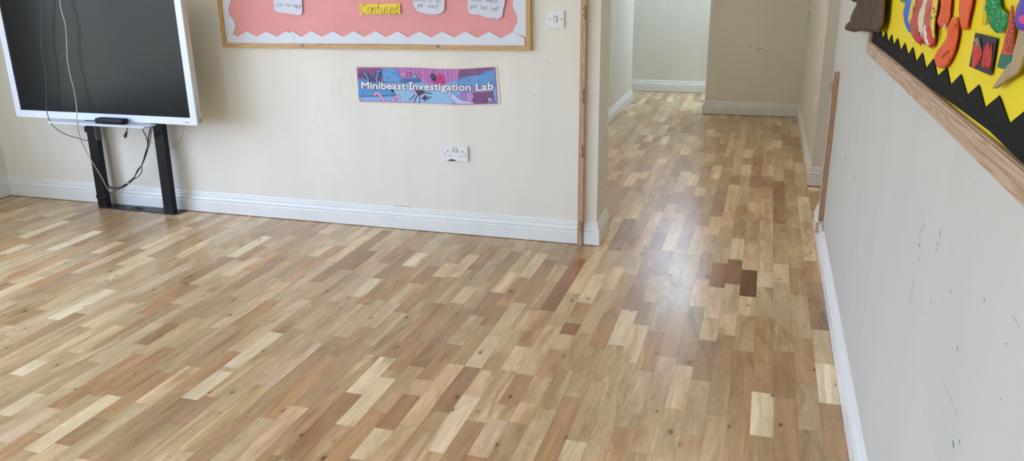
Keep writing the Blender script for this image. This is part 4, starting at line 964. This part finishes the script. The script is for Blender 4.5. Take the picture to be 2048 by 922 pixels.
# ------------------------------------------------------------------ marks on the walls
def marks(parent, name, m, strokes, plane):
    bm = bmesh.new()
    for pl, w in strokes:
        f = (lambda a, b_: ony(a, b_, plane[1]-.0004)) if plane[0] == 'y' else (lambda a, b_: onx(a, b_, plane[1]-.0004))
        P = [f(a, b_) for a, b_ in pl]
        if len(P) > 2: P = catmull(P, 4)
        b1 = bmesh.new(); ribbon(b1, P, w, FN if plane[0] == 'y' else RN, .0002)
        obj(name, b1, m, parent)
    bm.free()
z5 = lambda a, b_: (560+a/5.123, 140+b_/5.123)
PENC = mat('pencil_mark', (204, 199, 184), .8); GREYM = mat('grey_scuff', (186, 181, 170), .8); GREENM = mat('green_crayon', (70, 140, 100), .8); BRM = mat('brown_smear', (170, 128, 92), .8); DKM = mat('dark_scuff', (160, 157, 152), .8)
marks(wf, 'pencil_mark', PENC, [([z5(538,100), z5(540,180), z5(548,260), z5(562,340)], .001), ([z5(580,110), z5(590,200), z5(615,300), z5(648,385)], .001), ([z5(640,50), z5(615,90), z5(612,170), z5(630,260), z5(670,335)], .001),
      ([z5(715,55), z5(745,100), z5(752,160), z5(768,225)], .001), ([z5(405,320), z5(385,400), z5(360,470)], .0018), ([z5(365,500), z5(330,550), z5(318,600)], .0014), ([z5(1180,495), z5(1230,505), z5(1290,490), z5(1360,485), z5(1430,505)], .001),
      ([z5(190,882), z5(235,884)], .002)], ('y', YF))
marks(wf, 'grey_scuff', GREYM, [([z5(320,600), z5(321,632)], .002), ([z5(709,150), z5(709,160)], .002), ([(1093,120), (1097,126), (1101,127)], .002), ([(1082,148), (1086,151)], .002), ([(1066,190), (1070,191)], .003), ([(1189,156), (1190,157)], .003), ([z5(1255,489), z5(1268,490)], .002),
      ([(785,413), (800,411.5), (822,414)], .004), ([(795,416), (838,419)], .0035), ([(948,427), (955,428)], .003), ([(975,428.5), (981,429)], .003)], ('y', YF))
z8w = lambda a, b_: (1640+a/1.767, 400+b_/1.767)
mk = [([z8w(352,120), z8w(353,130)], .003), ([z8w(368,86), z8w(370,92)], .004), ([z8w(360,100), z8w(360,106)], .004), ([z8w(350,155), z8w(351,164)], .005), ([z8w(351,205), z8w(351,210)], .005), ([z8w(427,105), z8w(422,130)], .0025), ([z8w(416,150), z8w(415,160)], .004),
      ([z8w(410,175), z8w(411,179)], .005), ([z8w(354,45), z8w(354,50)], .003), ([z8w(580,350), z8w(580,360)], .003), ([z8w(392,355), z8w(392,362)], .003), ([(1691,309), (1693,321)], .007), ([(1690,300), (1690,304)], .005), ([(1711,345), (1709,364)], .004), ([(1706,252), (1706,255)], .006)]
marks(wr, 'dark_scuff', DKM, mk, ('x', XR))
marks(wr, 'grey_scuff', mat('faint_scuff', (202, 200, 198), .8), [([z8w(332,270), z8w(325,320), z8w(315,368)], .002), ([z8w(435,645), z8w(460,700), z8w(485,770)], .0015), ([z8w(680,410), z8w(703,450)], .003), ([(1667,290), (1672,300), (1678,320)], .008), ([z8w(340,245), z8w(370,238)], .004),
      ([(1903,352), (1910,352)], .0015), ([(1935,356), (1940,357)], .0025)], ('x', XR))
marks(wr, 'green_crayon_mark', GREENM, [([z8w(470,853), z8w(472,872)], .0045), ([z8w(492,848), z8w(494,860)], .002), ([z8w(485,522), z8w(486,530)], .003), ([z8w(461,320), z8w(462,327)], .003), ([z8w(656,508), z8w(658,509)], .002), ([z8w(640,700), z8w(641,702)], .002)], ('x', XR))
z9 = lambda a, b_: (1200+a/2.304, b_/2.304)
marks(wc, 'brown_smear', BRM, [([z9(723,233), z9(735,228), z9(746,224)], .007)], ('y', YC))
marks(wc, 'tan_smear', mat('tan_smear', (226, 214, 184), .8), [([z9(686,216), z9(692,210), z9(698,216)], .014)], ('y', YC))
p = onx(1619.5, 32, XR)
obj('cable_clip', B((XR-.006, p.y-.006, p.z-.045), (XR, p.y+.006, p.z+.045), .001), WCAB, wd)

# ------------------------------------------------------------------ light
sc_ = bpy.context.scene
w = bpy.data.worlds.new('sky'); sc_.world = w; w.use_nodes = True
nt, lk = w.node_tree.nodes, w.node_tree.links
bg = nt['Background']; tcw = nt.new('ShaderNodeTexCoord'); sp = nt.new('ShaderNodeSeparateXYZ'); lk.new(tcw.outputs['Generated'], sp.inputs[0])
rp = nt.new('ShaderNodeValToRGB'); lk.new(sp.outputs['Z'], rp.inputs[0])
rp.color_ramp.elements[0].position = 0; rp.color_ramp.elements[0].color = (.40, .42, .38, 1)
rp.color_ramp.elements[1].position = .04; rp.color_ramp.elements[1].color = (.61, .74, 1.0, 1)
e3 = rp.color_ramp.elements.new(.6); e3.color = (.53, .69, 1.0, 1)
lk.new(rp.outputs[0], bg.inputs['Color']); bg.inputs['Strength'].default_value = 6.0
def portal(axis, fixed, p, q, z0, z1, flip=False):
    l = bpy.data.lights.new('portal', 'AREA'); l.shape = 'RECTANGLE'; l.size = q-p; l.size_y = z1-z0; l.cycles.is_portal = True
    o = bpy.data.objects.new('daylight_portal', l); C.objects.link(o)
    if axis == 'y': o.location = (fixed-.02, (p+q)/2, (z0+z1)/2); o.rotation_euler = (PI/2, 0, -PI/2)
    else: o.location = ((p+q)/2, fixed-.02, (z0+z1)/2); o.rotation_euler = (PI/2, 0, 0); o.rotation_euler = (-PI/2, 0, PI) if False else (PI/2, 0, PI) if flip else (PI/2, 0, PI)
    return o
for h in LW: portal('y', XL, *h)
for h in BW: portal('x', YB, *h)
for h in FARW: portal('y', -3.6, *h)
o = portal('x', YFF+.16, *HIW[0]); o.rotation_euler = (-PI/2, 0, 0); o.location.y = YFF+.17
vs = sc_.view_settings; vs.view_transform = 'Standard'; vs.look = 'None'; vs.gamma = 1; vs.use_curve_mapping = False
sc_.display_settings.display_device = 'sRGB'
vs.exposure = .9
sc_.cycles.caustics_reflective = False; sc_.cycles.caustics_refractive = False
